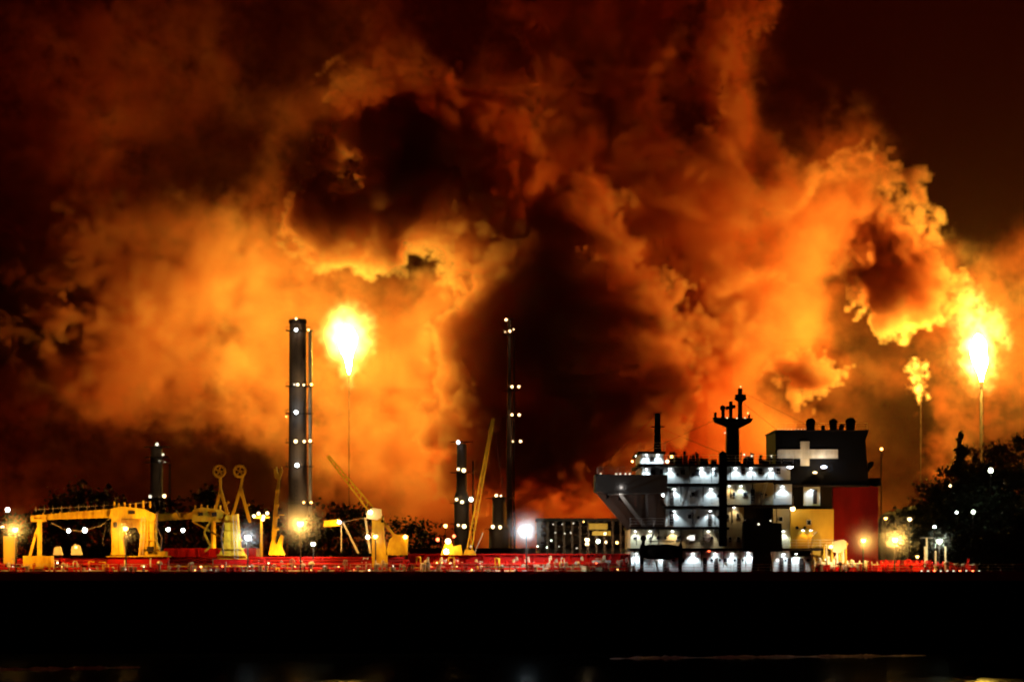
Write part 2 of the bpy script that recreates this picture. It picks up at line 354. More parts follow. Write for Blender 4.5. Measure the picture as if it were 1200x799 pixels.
# second crane
m = MB().pprism([(254, 655), (262, 636), (264, 604), (278, 602), (281, 640), (290, 655)], 403.6, 406)
C2 = m.build('deck_crane', CRANE, SHIP); MB().pbox(250, 294, 655.2, 671.6, 403.4, 406.4).build('crane_base', REDP, SHIP); C2['label'] = 'second crane with a horizontal boom joining the first'
MB().beam(P(183, 606, 405), P(227, 603.5, 405), .8, .85).build('boom', CRANE, C2)
MB().pprism([(225, 611), (226, 597), (236, 594), (258, 597), (266, 603), (266, 611)], 403.8, 406).build('machinery_house', CRANE, C2)
MB().beam(P(226, 611, 405), P(262, 631, 405), .3, .22).build('brace', CRANE, C2)
MB().beam(P(246, 611, 404.6), P(239, 624, 404.6), .3, .22).beam(P(239, 624, 404.6), P(247, 640, 404.6), .3, .22).beam(P(247, 640, 404.6), P(240, 646, 404.6), .3, .22).build('fold_arm', CRANE, C2)
for (a_, b_, t0, t1) in ((232, 238, 600, 604), (248, 254, 600, 605)): MB().pbox(a_, b_, t0, t1, 403.6, 403.9).build('window', DARK, C2)
m = MB(); a_ = P(277, 654, 403.3); b2_ = P(275, 604, 403.3)
for d_ in (-.2, .2): m.tube(a_ + Vector((d_, 0, 0)), b2_ + Vector((d_, 0, 0)), .04, n=4)
for k in range(16): c_ = a_.lerp(b2_, k / 15); m.tube(c_ - Vector((.2, 0, 0)), c_ + Vector((.2, 0, 0)), .03, n=4)
m.build('ladder', STEEL, C2)
for px in (229, 236, 243, 251, 258): c = P(px, 597, 404.2); MB().tube(c, c + Vector((0, 0, .35 + .4 * rng.random())), .12, n=6).build('sheave', CRANE, C2)
for py in (612, 622, 632, 642, 650): w_ = 7 + (py - 604) * .22; MB().pbox(271 - w_, 271 + w_, py, py + 1.1, 403.35, 403.62).build('rib', CRANE, C2)
MB().path([P(262, 650, 403.2), P(259, 630, 403.2), P(262, 612, 403.2)], .1, 6).build('hose', BROWN, C2)
# luffing crane amidships
m = MB().pprism([(436, 672), (436, 604), (449, 604), (450, 630), (454, 650), (454, 672)], 404, 406); C3 = m.build('deck_crane', CRANE, SHIP); C3['label'] = 'crane with its boom raised towards the left flare'
m = MB(); a, b_ = P(436, 598, 405), P(384, 534, 405)
u = Vector((.55, 0, .45)) * .5
m.beam(a - u, b_ - u * .35, .16, .16).beam(a + u, b_ + u * .35, .16, .16)
for k in range(14):
    f, f2 = k / 14, (k + 1) / 14; c0 = a.lerp(b_, f); c1 = a.lerp(b_, f2); w0 = 1 - .65 * f; w1 = 1 - .65 * f2
    m.tube(c0 - u * w0, c1 + u * w1, .06, n=5) if k % 2 else m.tube(c0 + u * w0, c1 - u * w1, .06, n=5)
m.build('boom', CRANE, C3)
MB().pprism([(428, 607), (430, 599), (436, 595), (446, 596), (447, 606), (442, 609)], 403.6, 406.4).build('cab', CREAM, C3)
MB().beam(P(445, 606, 405), P(462, 627, 405), .25, .3).build('back_stay', CRANE, C3)
MB().pprism([(452, 650), (456, 632), (462, 626), (478, 627), (477, 650)], 404, 406.4).build('winch_house', CRANE, C3)
MB().tube(P(398, 612, 405), P(430, 606, 405), .04, n=5).build('cable', STEEL, C3)
m = MB().beam(P(402, 612, 405), P(420, 648, 405), .22, .22).beam(P(400, 613, 405), P(400, 646, 405), .15, .12).beam(P(428, 606, 404.5), P(434, 648, 404.5), .2, .22); m.build('leg', CREAM, C3)
MB().pprism([(379, 617), (380, 610), (398, 608), (398, 616)], 404.6, 405.4).build('boom_head', CRANE, C3)
crane_lamp(C3, 397.5, 611.5, 404.4, .22, G_WHT); crane_lamp(C3, 434, 600, 403.3, .3, G_WARM); crane_lamp(C3, 475, 629, 403.6, .26, G_SOD); crane_lamp(C3, 431, 629, 403.4, .25, G_GRN)
point(C3, P(432, 604, 402.4), COL_WARM, 130, .3)
# raised derrick right of it
m = MB(); a, b_ = P(549, 648, 407), P(578, 490, 407); u = Vector((.5, 0, .08))
m.beam(a - u * .6, b_ - u * .25, .14, .12).beam(a + u * .6, b_ + u * .25, .14, .12)
for k in range(24):
    c0 = a.lerp(b_, k / 24); c1 = a.lerp(b_, (k + 1) / 24); w = .6 - .35 * k / 24; s = 1 if k % 2 else -1
    m.tube(c0 - u * w * s, c1 + u * w * s, .045, n=5)
DK = m.build('derrick_boom', CRANE, SHIP)
MB().pprism([(543, 650), (545, 644), (555, 644), (558, 650)], 406, 408).build('foot', CRANE, DK)
MB().tube(P(556, 648, 406.6), P(566, 624, 406.6), .06, n=5).build('stay', STEEL, DK)
MB().tube(P(578, 490, 407), P(600, 646, 409), .03, n=4).build('cable', DARK, DK)
crane_lamp(DK, 525, 634, 406, .35, G_WARM); crane_lamp(DK, 523, 646, 405.6, .3, G_WHT); crane_lamp(DK, 532, 628, 406, .2, G_RED); crane_lamp(DK, 513, 632, 406, .22, G_RED)
m = MB().pprism([(516, 650), (520, 640), (523, 632), (527, 632), (531, 640), (540, 638), (542, 650)], 406.4, 408); m.build('winch_stand', CRANE, SHIP)
point(DK, P(530, 640, 405.2), COL_SOD, 220, .3)
# hose stand at the far left edge
slab(4, 17, 628, 660, 405, 407, 'hose_tower', OCHRE)
MB().pprism([(62, 650), (64, 641), (70, 640), (73, 650)], 405, 406).build('winch_stand', CREAM, SHIP)
MB().pprism([(83, 650), (84, 641), (88, 637), (93, 639), (96, 650)], 405.4, 406.4).build('vent_cowl', CREAM, SHIP); point(SHIP, P(89, 640, 402.6), COL_SOD, 400, .3); crane_lamp(SHIP, 89, 641, 402.9, .14, G_SOD)

# ---- deckhouse
HOUSE = {}
def house(key, a, b, top, bot, Ya, Yb, mat=WHITE, name='deck_house'):
    o = slab(a, b, top, bot, Ya, Yb, name, mat); HOUSE[key] = (o, Ya); return o
house('A', 739.5, 906, 645, 671.7, 407, 428); house('A2', 906.4, 952, 645, 671.7, 407.4, 428); house('A3', 952.4, 990, 652, 671.7, 406, 428, OCHRE)
house('B', 739, 871, 620, 642, 407.2, 428, CREAM); house('B2', 906, 926, 596, 642, 408, 428, CREAM); house('O', 926.4, 977, 596.4, 652, 407.4, 428, OCHRE)
house('C', 780, 848, 596.5, 616.8, 407.6, 428); house('D', 780, 848, 570, 592.4, 407.8, 428)
house('E', 752, 842, 545.5, 566, 408, 428); house('E2', 852, 926, 545.5, 562, 408, 428)
house('D2', 852, 906, 565.5, 591, 407.2, 428, CREAM); house('D3', 906.4, 928, 567, 591, 407.2, 428)
house('T', 848.3, 871.5, 592.5, 644, 405.6, 428, CREAM); house('H', 750, 778, 530.5, 543, 409, 424)
house('F', 871.8, 906, 591.6, 644, 410, 428, DARK, 'engine_casing'); house('K', 928.4, 975, 566, 596, 409.5, 428, DARK, 'engine_casing'); house('W', 942, 961, 568, 592, 408.6, 409.4)
# deck slabs with dark edges
for (a, b, y, Ya) in ((736, 990, 642.2, 404.8), (738, 848, 617, 405.2), (778, 848, 592.6, 405.4), (764, 848, 566.2, 405.4), (748, 846, 543.2, 405.6), (848, 926, 562.2, 405.6), (850, 930, 591.2, 405.2), (748, 780, 528.6, 408), (848, 930, 543.2, 405.8)):
    p = P(a, y, Ya); e = P(b, y, Ya)
    sl = MB().box(p.x, e.x, Ya, 428.5, p.z - .28, p.z).build('deck_slab', DARK, SHIP)
    rail((p.x + .05, Ya + .08, p.z), (e.x - .05, Ya + .08, p.z), 1.0, 1.4, par=sl, mat=WHITE, r=.022)
    for k in np.arange(a + 8, b - 4, 26): s = P(k, y, Ya + .3); MB().tube((s.x, Ya + .3, s.z - .3), (s.x, Ya + .3, s.z - 2.2), .05, n=6).build('pillar', DARK, sl)
# bridge wing: wing box, slanted side plating, braces
WG = MB().pprism([(698, 556), (782, 556), (782, 577), (716, 579), (698, 575)], 403.2, 412).build('bridge_wing', GREY, SHIP)
MB().pprism([(697.4, 555.4), (716, 555.4), (716, 579.5), (697.4, 575.6)], 404.0, 412.2).build('wing_end', DARK, WG)
MB().pprism([(700, 577), (716, 580), (782, 578), (782, 620), (737, 620)], 408.4, 408.8).build('side_plating', BROWN, WG)
MB().beam(P(700, 577, 407.6), P(737, 620, 407.6), .5, .35).build('strut', BROWN, WG)
MB().beam(P(724, 576, 406.6), P(758, 620, 406.6), .4, .42).build('strut', GREY, WG)
MB().beam(P(757.5, 577, 407), P(758.5, 606, 407), .3, .28).build('strut', GREY, WG)
for px in (745, 770): MB().beam(P(px, 578, 407.9), P(px, 619, 407.9), .2, .15).build('stiffener', BROWN, WG)
p = P(700, 556, 404.4); e = P(748, 556, 404.4); rail(p, e, .9, .8, par=WG, mat=WHITE, r=.025)
for px in (704, 722, 727, 733, 738): lamp_ball('lamp', P(px, 555.2, 404.1), .11, G_DIM, WG)
lamp_ball('lamp', P(728, 570, 404.0), .16, G_WHT, WG); point(WG, P(728, 571, 403.2), (1, .95, .9), 26, .2)
point(WG, P(727, 582, 405.2), (1, .9, .8), 60, .2)
for px, py, Yf, w, d in ((712, 584, 400.2, 10000, (-1, .22, -.16)), (726, 586, 400.4, 4500, (-1, .5, -.5)), (448, 612, 400.6, 5000, (1, .25, -.2)), (428, 606, 400.6, 4500, (-1, .25, -.2)), (205, 600, 399.6, 2600, (-1, .3, -.12)), (120, 640, 399.6, 1600, (-1, .5, .35))):  # extra spots added to brighten the red trunk and the cranes
    c = P(px, py, Yf); par = WG if px > 700 else (C3 if px > 300 else C1)
    f = MB().box(c.x - .15, c.x + .15, Yf - .2, Yf + .2, c.z, c.z + .3).tube((c.x, Yf, c.z + .3), (c.x, 404.5, P(0, 576 if px > 700 else 604, 404.5).z), .06, n=6).build('added_fill_light', DARK, par)
    point(f, c + Vector((.35 * d[0], -.1, -.15)), (1, .46, .10), w, .25, 100, .8, d)
# windows and doors
def opening(key, name, cx, cy, w, h, mat=GLASS, rim=WHITE):
    o, Y = HOUSE[key]; c = P(cx, cy, Y); w *= .05; h *= .05
    f = MB().box(c.x - w - .07, c.x + w + .07, Y - .09, Y + .02, c.z - h - .07, c.z + h + .07).build(name, rim, o)
    MB().box(c.x - w, c.x + w, Y - .12, Y - .085, c.z - h, c.z + h).build('pane' if name == 'window' else 'door_leaf', mat, f); return f
for k, cx, cy, w, h in (('T', 855.5, 632, 3.2, 6), ('T', 865.5, 632, 3.2, 6), ('T', 853, 605, 3, 5.5), ('T', 864.5, 604, 3, 5.5), ('E', 765, 553, 6, 6), ('E', 817, 553, 5, 6), ('E', 800, 553, 5, 6),
    ('D', 812, 579, 4, 5), ('C', 808, 605, 4, 5), ('B', 795, 630, 4, 5), ('B', 846, 630, 4, 5), ('D2', 873, 579, 4, 5), ('D2', 893, 580, 4, 5), ('D2', 860, 579, 3, 5), ('E2', 871, 552, 4, 6), ('E2', 891, 552, 5, 7), ('E2', 912, 552, 5, 7), ('H', 764, 537, 6, 4),
    ('B2', 915, 608, 4, 5), ('O', 948, 612, 4, 5), ('A', 800, 656, 4, 5), ('A', 850, 656, 4, 5), ('A', 888, 655, 4, 5), ('E', 838, 553, 3, 6), ('E', 775, 553, 4, 6)): opening(k, 'window', cx, cy, w, h)
f = opening('B', 'window', 811, 630, 6, 6, G_PANE)
for k, cx, cy in (('D', 787, 582.5), ('C', 787, 607), ('C', 832, 607.5), ('D2', 882, 581), ('W', 955, 582), ('A', 779, 661.5), ('A', 839, 661.5), ('A', 826, 661.5), ('A2', 925, 662), ('A2', 916, 661), ('A2', 939, 662), ('A', 866, 662)): opening(k, 'door', cx, cy, 5, 17, DARK)
c = P(829, 630, 407.1); MB().wheel((c.x, 407.05, c.z), .42, .1, 12).tube((c.x, 407.0, c.z), (c.x, 407.15, c.z), .4, n=12).build('life_ring', DARK, HOUSE['B'][0])
# wall lamps under the slabs, each throwing an arch of light down its wall
def wall_lamp(key, cx, cy, watt=36, col=COL_WHT, g=None, off=.5):
    o, Y = HOUSE[key]; c = P(cx, cy, Y); f = MB().box(c.x - .16, c.x + .16, Y - .3, Y, c.z, c.z + .12).build('wall_lamp', STEEL, o)
    MB().box(c.x - .13, c.x + .13, Y - .28, Y - .05, c.z - .06, c.z).build('lens', g or G_WHT, f)
    point(f, (c.x, Y - off, c.z - .12), col, watt * 6, .1, 112, .55, (0, .16, -1))
for a in (('E', 757, 549), ('E', 785, 548.5), ('E', 822, 548), ('E2', 862, 548), ('E2', 880, 548), ('E2', 903, 548.5), ('H', 757, 532.5), ('H', 771, 532.5), ('E', 836, 549, 20),
          ('D', 790, 572.5), ('D', 833, 572.5), ('D2', 868, 569, 30), ('D3', 917, 569.5), ('W', 951, 569.5), ('C', 790, 598.5), ('C', 832, 598.5), ('D2', 855, 569, 22, COL_WARM),
          ('B', 745, 622, 40), ('B', 762, 622, 40), ('B', 788, 622, 34, COL_WARM), ('B', 830, 622, 34, (1, .92, .75)), ('B2', 918, 622, 34), ('O', 941, 621, 16, COL_SOD), ('O', 950, 621, 12, COL_SOD),
          ('A', 745, 648, 46), ('A', 775, 650, 30), ('A', 812, 648, 46), ('A', 838, 648, 46), ('A', 858, 648, 44), ('A', 877, 647, 46), ('A2', 918, 648.5, 46), ('A2', 933, 648.5, 46), ('A3', 968, 655, 60, COL_WARM), ('T', 860, 594, 16, COL_WARM)):
    wall_lamp(*a)
lamp_ball('lamp', P(929, 596, 406.6), .3, G_WARM, HOUSE['O'][0]); point(HOUSE['O'][0], P(930, 599, 405.4), COL_WARM, 60, .2)
point(HOUSE['O'][0], P(973, 642, 405.2), COL_SOD, 1300, .3); lamp_ball('lamp', P(974, 641, 405.0), .3, G_SOD, HOUSE['O'][0])
point(HOUSE['A3'][0], P(978, 650, 402.6), COL_WARM, 420, .3)
# black gear standing before the house
m = MB().pprism([(871, 646), (871, 612), (876, 607), (880, 612), (884, 606), (890, 611), (897, 608), (903, 612), (916, 613), (917, 646)], 403.2, 405.4)
WH = m.build('hose_crane_house', BLACK, SHIP); MB().pprism([(881, 672), (884, 646), (903, 646), (906, 672)], 403.6, 405.2).build('pedestal', BLACK, WH)
lamp_ball('lamp', P(889, 614, 403.0), .14, G_DIM, WH); lamp_ball('lamp', P(903, 610, 403.0), .1, G_DIM, WH)
for px in (752, 797): MB().pprism([(px - 2, 672), (px - 2, 640), (px + 1, 634), (px + 3, 640), (px + 2, 672)], 402.6, 403.2).build('davit', BLACK, SHIP)
LB = thing('lifeboat', P(774, 655, 403.6), 'dark enclosed lifeboat hanging in its davits before the lower white deckhouse wall', 'lifeboat')
def boat(a, b, top, bot, Y, w):
    vs = []; fs = []; n = 13; m = 10
    for i in range(n):
        u = i / (n - 1); e = max(.12, (1 - abs(2 * u - 1) ** 3.2)); c = P(a + (b - a) * u, (top + bot) / 2, Y); hz = (bot - top) * .05
        for k in range(m):
            t_ = 2 * math.pi * k / m; vs.append((c.x, Y + w * e * math.cos(t_), c.z + hz * (e ** .4) * (math.sin(t_) if math.sin(t_) > 0 else math.sin(t_) * 1.05)))
    for i in range(n - 1):
        for k in range(m): fs.append((i * m + k, i * m + (k + 1) % m, (i + 1) * m + (k + 1) % m, (i + 1) * m + k))
    fs += [tuple(range(m - 1, -1, -1)), tuple(range((n - 1) * m, n * m))]
    return MB().add(vs, fs)
boat(749, 799, 637, 655.5, 403.6, 1.3).build('boat_hull', BLACK, LB, True)  # black paint puts the boat's unlit look into its colour
MB().ball(P(754, 630.5, 403.6), .38, 8).tube(P(754, 640, 403.6), P(754, 632, 403.6), .2, n=8).build('conning_cap', BLACK, LB)
MB().tube(P(760, 634, 403.6), P(790, 634, 403.6), .06, n=6).build('lifting_bar', DARK, LB)
# masts
RM = MB().pprism([(843, 640), (843, 531), (847, 528), (852, 531), (852, 640)], 404.2, 405.4).build('mast_leg', BLACK, SHIP)
RM = MB().pprism([(851, 545), (852, 500), (838, 494), (836, 489), (883, 490), (880, 495), (866, 502), (867, 545)], 406, 408).build('radar_mast', BLACK, SHIP)
for (a, b_, y0, y1) in ((865, 870, 455, 491), (854.5, 858.5, 470, 491), (845.5, 849.5, 476, 491), (837, 840, 483, 491), (877, 879, 484, 491)):
    MB().pbox(a, b_, y0, y1, 406.4, 406.9).build('antenna', BLACK, RM)
MB().pprism([(861, 468), (862, 462), (874, 462), (875, 468), (870, 471), (866, 471)], 406.2, 407).build('scanner', BLACK, RM)
MB().pprism([(851, 476), (862, 474), (862, 478), (851, 480)], 406.2, 407).build('scanner', BLACK, RM)
MB().ball(P(847, 478, 406.6), .35, 8).build('radome', BLACK, RM); MB().ball(P(877, 541, 407), .7, 8).build('radome', BLACK, RM)
for (px, py, r, g) in ((876.5, 484, .13, G_RED), (852, 489.5, .09, G_DIM), (863.5, 490, .09, G_DIM), (873, 489.5, .09, G_DIM), (849.5, 507, .09, G_DIM), (868, 453, .08, G_DIM), (851, 533, .1, G_DIM), (872, 532.5, .12, G_DIM), (881, 534, .12, G_DIM), (904, 534, .1, G_DIM)): lamp_ball('lamp', P(px, py, 405.8), r, g, RM)
FM = MB().pprism([(766.5, 530), (767.5, 484), (773.5, 484), (775, 530)], 411, 411.8).build('fore_mast', BLACK, SHIP)
MB().tube(P(762, 500, 411.4), P(779, 500, 411.4), .1, n=6).build('yard', BLACK, FM)
for i in range(30):                                        # whip aerials and boxes on the monkey island
    px = 782 + 60 * (i + rng.random()) / 30 if i < 20 else 854 + 52 * (i - 20 + rng.random()) / 10
    c = P(px, 543, 409 + 3 * rng.random()); h = .5 + 1.0 * rng.random()
    MB().tube(c, c + Vector((.05 * rng.random(), 0, h)), .07 + .1 * (rng.random() < .4), n=6).build('aerial', BLACK, SHIP)
for px, w, h in ((796, 8, 8), (812, 5, 6), (825, 10, 6), (837, 6, 5), (862, 8, 5), (897, 8, 5)): slab(px - w / 2, px + w / 2, 543.2 - h, 543, 410, 412, 'equipment_box', BLACK)
for (px, py, g, r) in ((782, 540.5, G_WARM, .2), (787, 535, G_SOD, .16), (741, 540.5, G_SOD, .14), (745, 534, G_GRN, .08), (777, 580, G_WHT, .16), (831, 645, G_RED, .12)): lamp_ball('signal_lamp', P(px, py, 405.2), r, g, SHIP)
# funnel with its cross
FN = MB().pprism([(909, 568), (909, 505), (1017, 505), (1017, 508), (1014, 516), (1018, 568)], 408.4, 424).build('funnel', BLACK, SHIP)
MB().pbox(908, 1018, 503.6, 505.2, 408.2, 424.2).build('funnel_rim', DARK, FN)
MB().pbox(908, 1020, 568.2, 570, 408.0, 424).build('casing_deck', DARK, FN)
CR = MB().pbox(911, 982, 526.4, 537, 408.22, 408.36).build('emblem_bar', EMBLEM, FN)
MB().pbox(938, 948.5, 517, 526.2, 408.22, 408.36).build('emblem_bar', EMBLEM, FN); MB().pbox(938, 948.5, 537.2, 545.5, 408.22, 408.36).build('emblem_bar', EMBLEM, FN)
for (a, b_, top) in ((945, 955, 494), (972, 981, 494), (983, 989, 499), (991, 1002, 494), (962, 967, 500)):
    c = P((a + b_) / 2, 504, 414); MB().tube(c, (c.x, 414, P(0, top, 414).z), (b_ - a) * .05, n=12).ball((c.x, 414, P(0, top + 1, 414).z), (b_ - a) * .058, 10).build('exhaust_pipe', BLACK, FN)
for (px, py, g, r, cl, w) in ((926, 547, G_BLUE, .22, (.75, .85, 1), 130), (965.5, 547, G_BLUE, .22, (.75, .85, 1), 130), (955, 553.5, G_WARM, .16, COL_WARM, 150)):
    c = P(px, py, 407.2); lf = MB().box(c.x - .3, c.x + .3, 407.2, 408.4, c.z - .3, c.z - .14).build('funnel_lamp', DARK, FN)
    o = lamp_ball('lens', c, r, g, lf); o.scale = (r * 1.6, r, r * .7); point(lf, (c.x, 406.9, c.z + .35), cl, w, .15)
for i in range(9): lamp_ball('lamp', P(912 + i * 3.9 if i < 9 else 0, 503, 408.1), .04, G_DIM, FN)
rail(P(909, 503.6, 409), P(1016, 503.6, 409), .8, 1.2, par=FN, mat=STEEL, r=.02)
MB().pprism([(1018, 553), (1023, 545), (1024, 541), (1019, 541)], 410, 412).build('bracket', BLACK, FN)
RB = MB().pprism([(976, 656), (976, 568.6), (1020, 568.6), (1029, 571), (1029, 656)], 410.4, 426).build('engine_casing', DECKRED, SHIP)
for px in (986, 996, 1006, 1016, 1026): slab(px, px + .8, 570, 655, 410.36, 410.42, 'plate_seam', DECKRED, RB)
slab(990, 1092, 656, 671.6, 412, 424, 'poop_house', REDP)
slab(1020, 1032, 560, 569, 412, 420, 'vent_box', BLACK)
# cluttered stern deck
def winch(px, s, mat, Y):
    c = P(px, 671.6, Y); m = MB(); m.tube((c.x - .9 * s, Y, DZ + .75 * s), (c.x + .9 * s, Y, DZ + .75 * s), .42 * s, n=12)
    for d in (-.95, -.3, .35, .95): m.tube((c.x + d * s, Y, DZ + .75 * s), (c.x + (d + .1) * s, Y, DZ + .75 * s), .68 * s, n=14)
    m.box(c.x - 1.2 * s, c.x + 1.2 * s, Y - .4 * s, Y + .4 * s, DZ + .04, DZ + .2); return m.build('mooring_winch', mat, SHIP, True)
for px, s, mt, Y in ((965, 1.2, CREAM, 404), (1003, 1.1, WHITE, 404.2), (1024, 1.0, STEEL, 404.6), (1042, 1.1, REDP, 404), (1070, 1.1, REDP, 404.4), (1095, 1.0, REDP, 405)): winch(px, s, mt, Y)
for i in range(70):
    px = 955 + 190 * ((i + rng.random()) / 70) ** 1.15; c = P(px, 671.6, 401.4 + 4.5 * rng.random()); k = rng.choice((0, 0, 1, 2, 3, 3, 4))
    me, nm = ((V1r, 'valve'), (V2, 'vent'), (V3, 'bollard'), (V4r, 'deck_box'), (V5, 'fairlead'))[k]
    o = link(nm, me, SHIP, (c.x, c.y, DZ + .05)); s = .8 + .9 * rng.random(); o.scale = (s, s, s); o.rotation_euler.z = rng.random() * 6
for i in range(14):
    px = 958 + 42 * (i + rng.random()) / 14; a = P(px, 671, 404.8); h = 1.2 + 2.4 * rng.random(); m = MB().path([a, a + Vector((0, 0, h)), a + Vector((.7 * rng.random() - .3, 0, h + .3))], .12, 7)
    m.build('vent_pipe', (CREAM, WHITE, OCHRE)[i % 3], SHIP, True)
MB().pprism([(976, 646), (977, 634), (988, 632), (992, 634), (992, 642), (984, 648)], 404.4, 405.6).build('vent_cowl', CREAM, SHIP)
MB().pprism([(951, 650), (953, 628), (958, 622), (962, 628), (964, 650)], 405.2, 406.8).build('vent_cowl', OCHRE, SHIP)
for px, y0 in ((1096.5, 645), (1108, 640), (1086, 630), (1084, 640)): a = P(px, y0, 408); MB().tube(a, (a.x, 408, DZ), .12, n=7).build('stanchion', CREAM, SHIP)
MB().tube(P(1078, 630, 408), P(1094, 630, 408), .06, n=6).build('cross_bar', GREY, SHIP)
for px in np.arange(1080, 1148, 7.5): lamp_ball('lamp', P(px, 669.5 - rng.random(), 400.7), .09 + .06 * rng.random(), G_DIM if rng.random() < .5 else G_RED, SHIP)

for i in range(90):                                        # glowing specks added for the glints of lit fittings along rail and pipes
    px = -5 + 745 * (i + rng.random()) / 90; Y_ = rng.choice((400.7, 403.4, 405.4)); g = rng.choice((G_DIM, G_DIM, G_WARM, G_RED, G_SOD))
    lamp_ball('glint_speck', P(px, rng.choice((671, 669.5, 667, 663, 659)) + rng.random(), Y_), .05 + .07 * rng.random(), g, SHIP)
for key, a, b, y, st_ in (('E', 756, 840, 556, 9), ('E2', 856, 922, 555, 9), ('D', 784, 846, 581, 8), ('C', 784, 846, 606, 8), ('B', 742, 868, 630, 9), ('A', 742, 904, 656, 9), ('D2', 855, 904, 580, 8), ('A2', 909, 950, 656, 9), ('O', 932, 974, 618, 9), ('T', 851, 869, 619, 7)):
    o, Y_ = HOUSE[key]
    for px in np.arange(a + 2, b, st_):                    # rows of portholes
        if rng.random() < .68: continue
        c = P(px, y, Y_); MB().tube((c.x, Y_ - .05, c.z), (c.x, Y_ + .02, c.z), .2, n=10).build('porthole', G_PANE if rng.random() < .06 else GLASS, o)
for x0, y0, x1, y1 in ((800, 592, 808, 567), (812, 617, 820, 593), (846, 642, 836, 618), (760, 642, 768, 618), (772, 671, 764, 643), (892, 591, 900, 563)):
    p, q = P(x0, y0, 406.2), P(x1, y1, 406.2); m = MB()    # stairs between the decks
    for dy in (-.35, .35): m.beam(p + Vector((0, dy, 0)), q + Vector((0, dy, 0)), .05, .16); m.tube(p + Vector((0, dy, .9)), q + Vector((0, dy, .9)), .03, n=5)
    for k in range(11): c = p.lerp(q, (k + .5) / 11); m.box(c.x - .13, c.x + .13, 405.85, 406.55, c.z - .02, c.z + .02)
    m.build('stair', WHITE, SHIP)
for a, b in (((846, 531), (770, 500)), ((868, 470), (912, 505)), ((838, 492), (752, 531)), ((867, 458), (950, 500)), ((700, 556), (768, 486))):
    MB().tube(P(*a, 406.6), P(*b, 406.6), .025, n=4).build('wire', DARK, SHIP)

for i in range(130):                                       # hoses, elbows and small uprights crowding the deck
    px = -4 + 742 * (i + rng.random()) / 130; Y_ = 401.3 + 5.0 * rng.random(); a = P(px, 671.5, Y_); a.z = DZ + .05; h = .35 + 1.5 * rng.random() ** 1.6; w = (rng.random() - .5) * 1.6
    m = MB(); r_ = .035 + .06 * rng.random(); top = a + Vector((.15 * (rng.random() - .5), 0, h))
    m.path([a, top, top + Vector((w, -.2, .12 * (rng.random() - .4)))] + ([top + Vector((w * 1.1, -.25, -h * .8))] if rng.random() < .6 else []), r_, 6)
    m.build(rng.choice(('hose', 'vent_pipe', 'stanchion')), rng.choice((REDP, REDP, REDP, CRANE, CRANE, STEEL, CREAM)), SHIP, True)

# ---------------------------------------------------------------- jetty with marine loading arms
JT = thing('jetty', (0, 440, 0), 'concrete jetty on piles behind the tanker', 'jetty')
MB().box(-70, 12, 437, 446, 8.2, 9.0).build('jetty_deck', CONC, JT)
for x in np.arange(-68, 12, 8): MB().tube((x, 438, -2), (x, 438, 8.2), .5, n=10).build('pile', CONC, JT)
for px in (262, 300, 335): c = P(px, 655, 436.8); jl = MB().box(c.x - .4, c.x + .4, 436.9, 437.5, 9, c.z).build('floodlight', DARK, JT); point(jl, (c.x, 436.0, c.z + .3), COL_SOD, 1100, .3)  # lamps added behind the ship to light the loading arms
def loading_arm(foot1, foot2, apex, top, wheel, Y, label):
    t_ = thing('loading_arm', (P(*foot1, Y).x, Y, 9.0), label, 'loading arm', 'marine loading arms on the jetty')
    f1, f2, ap, tp = P(*foot1, Y), P(*foot2, Y), P(*apex, Y), P(*top, Y)
    MB().tube((f1.x, Y, 9), f1, .35, .3, 8).build('riser', CRANE, t_)
    MB().beam(f1, ap, .4, .34).build('inboard_arm', CRANE, t_)
    MB().beam(f2, ap, .4, .38).build('outboard_arm', CRANE, t_)
    MB().beam(ap, tp, .35, .3).build('head', CRANE, t_)
    if wheel: MB().wheel(P(wheel[0], wheel[1], Y - .3), .72, .17, 14).build('sheave_wheel', CRANE, t_)
    c = ap.lerp(f2, .55); MB().tube(c, c + Vector((.5, 0, .45)), .16, n=6).build('swivel_joint', CRANE, t_)
    return t_
A1 = loading_arm((250, 606), (268, 606), (258.5, 574), (258, 556), (257, 552), 438, 'loading arm with a round sheave, leftmost of the pair beside the second crane')
A2 = loading_arm((272, 606), (293, 612), (282, 572), (285, 556), (281, 552), 438.8, 'loading arm with a round sheave, right one of the pair, beside the white floodlight')
Y = 438; A3 = thing('loading_arm', (P(322, 640, Y).x, Y, 9), 'slender upright loading arm standing alone left of the big yellow lamp', 'loading arm', 'marine loading arms on the jetty')
MB().beam(P(320.5, 640, Y), P(324, 585, Y), .5, .6, .45, .5).beam(P(324, 585, Y), P(328.5, 549, Y), .45, .45, .3, .25).build('outboard_arm', CRANE, A3)
MB().pprism([(322, 560), (321, 550), (324, 547), (325, 553), (327, 558), (330, 547), (331, 552), (328, 562)], 437.6, 438.4).build('head', CRANE, A3)
MB().pprism([(315, 650), (317, 636), (320, 630), (324, 638), (329, 626), (332, 628), (330, 640), (334, 650)], 437.4, 439).build('base_frame', CRANE, A3)
for py in (575, 592, 606, 620): MB().tube(P(323, py, 437.6), P(327, py - 1, 437.6), .2, n=6).build('swivel_joint', CRANE, A3)
MB().tube(P(323, 603, 437.6), P(333, 603, 437.6), .06, n=5).build('cross_bar', CRANE, A3)

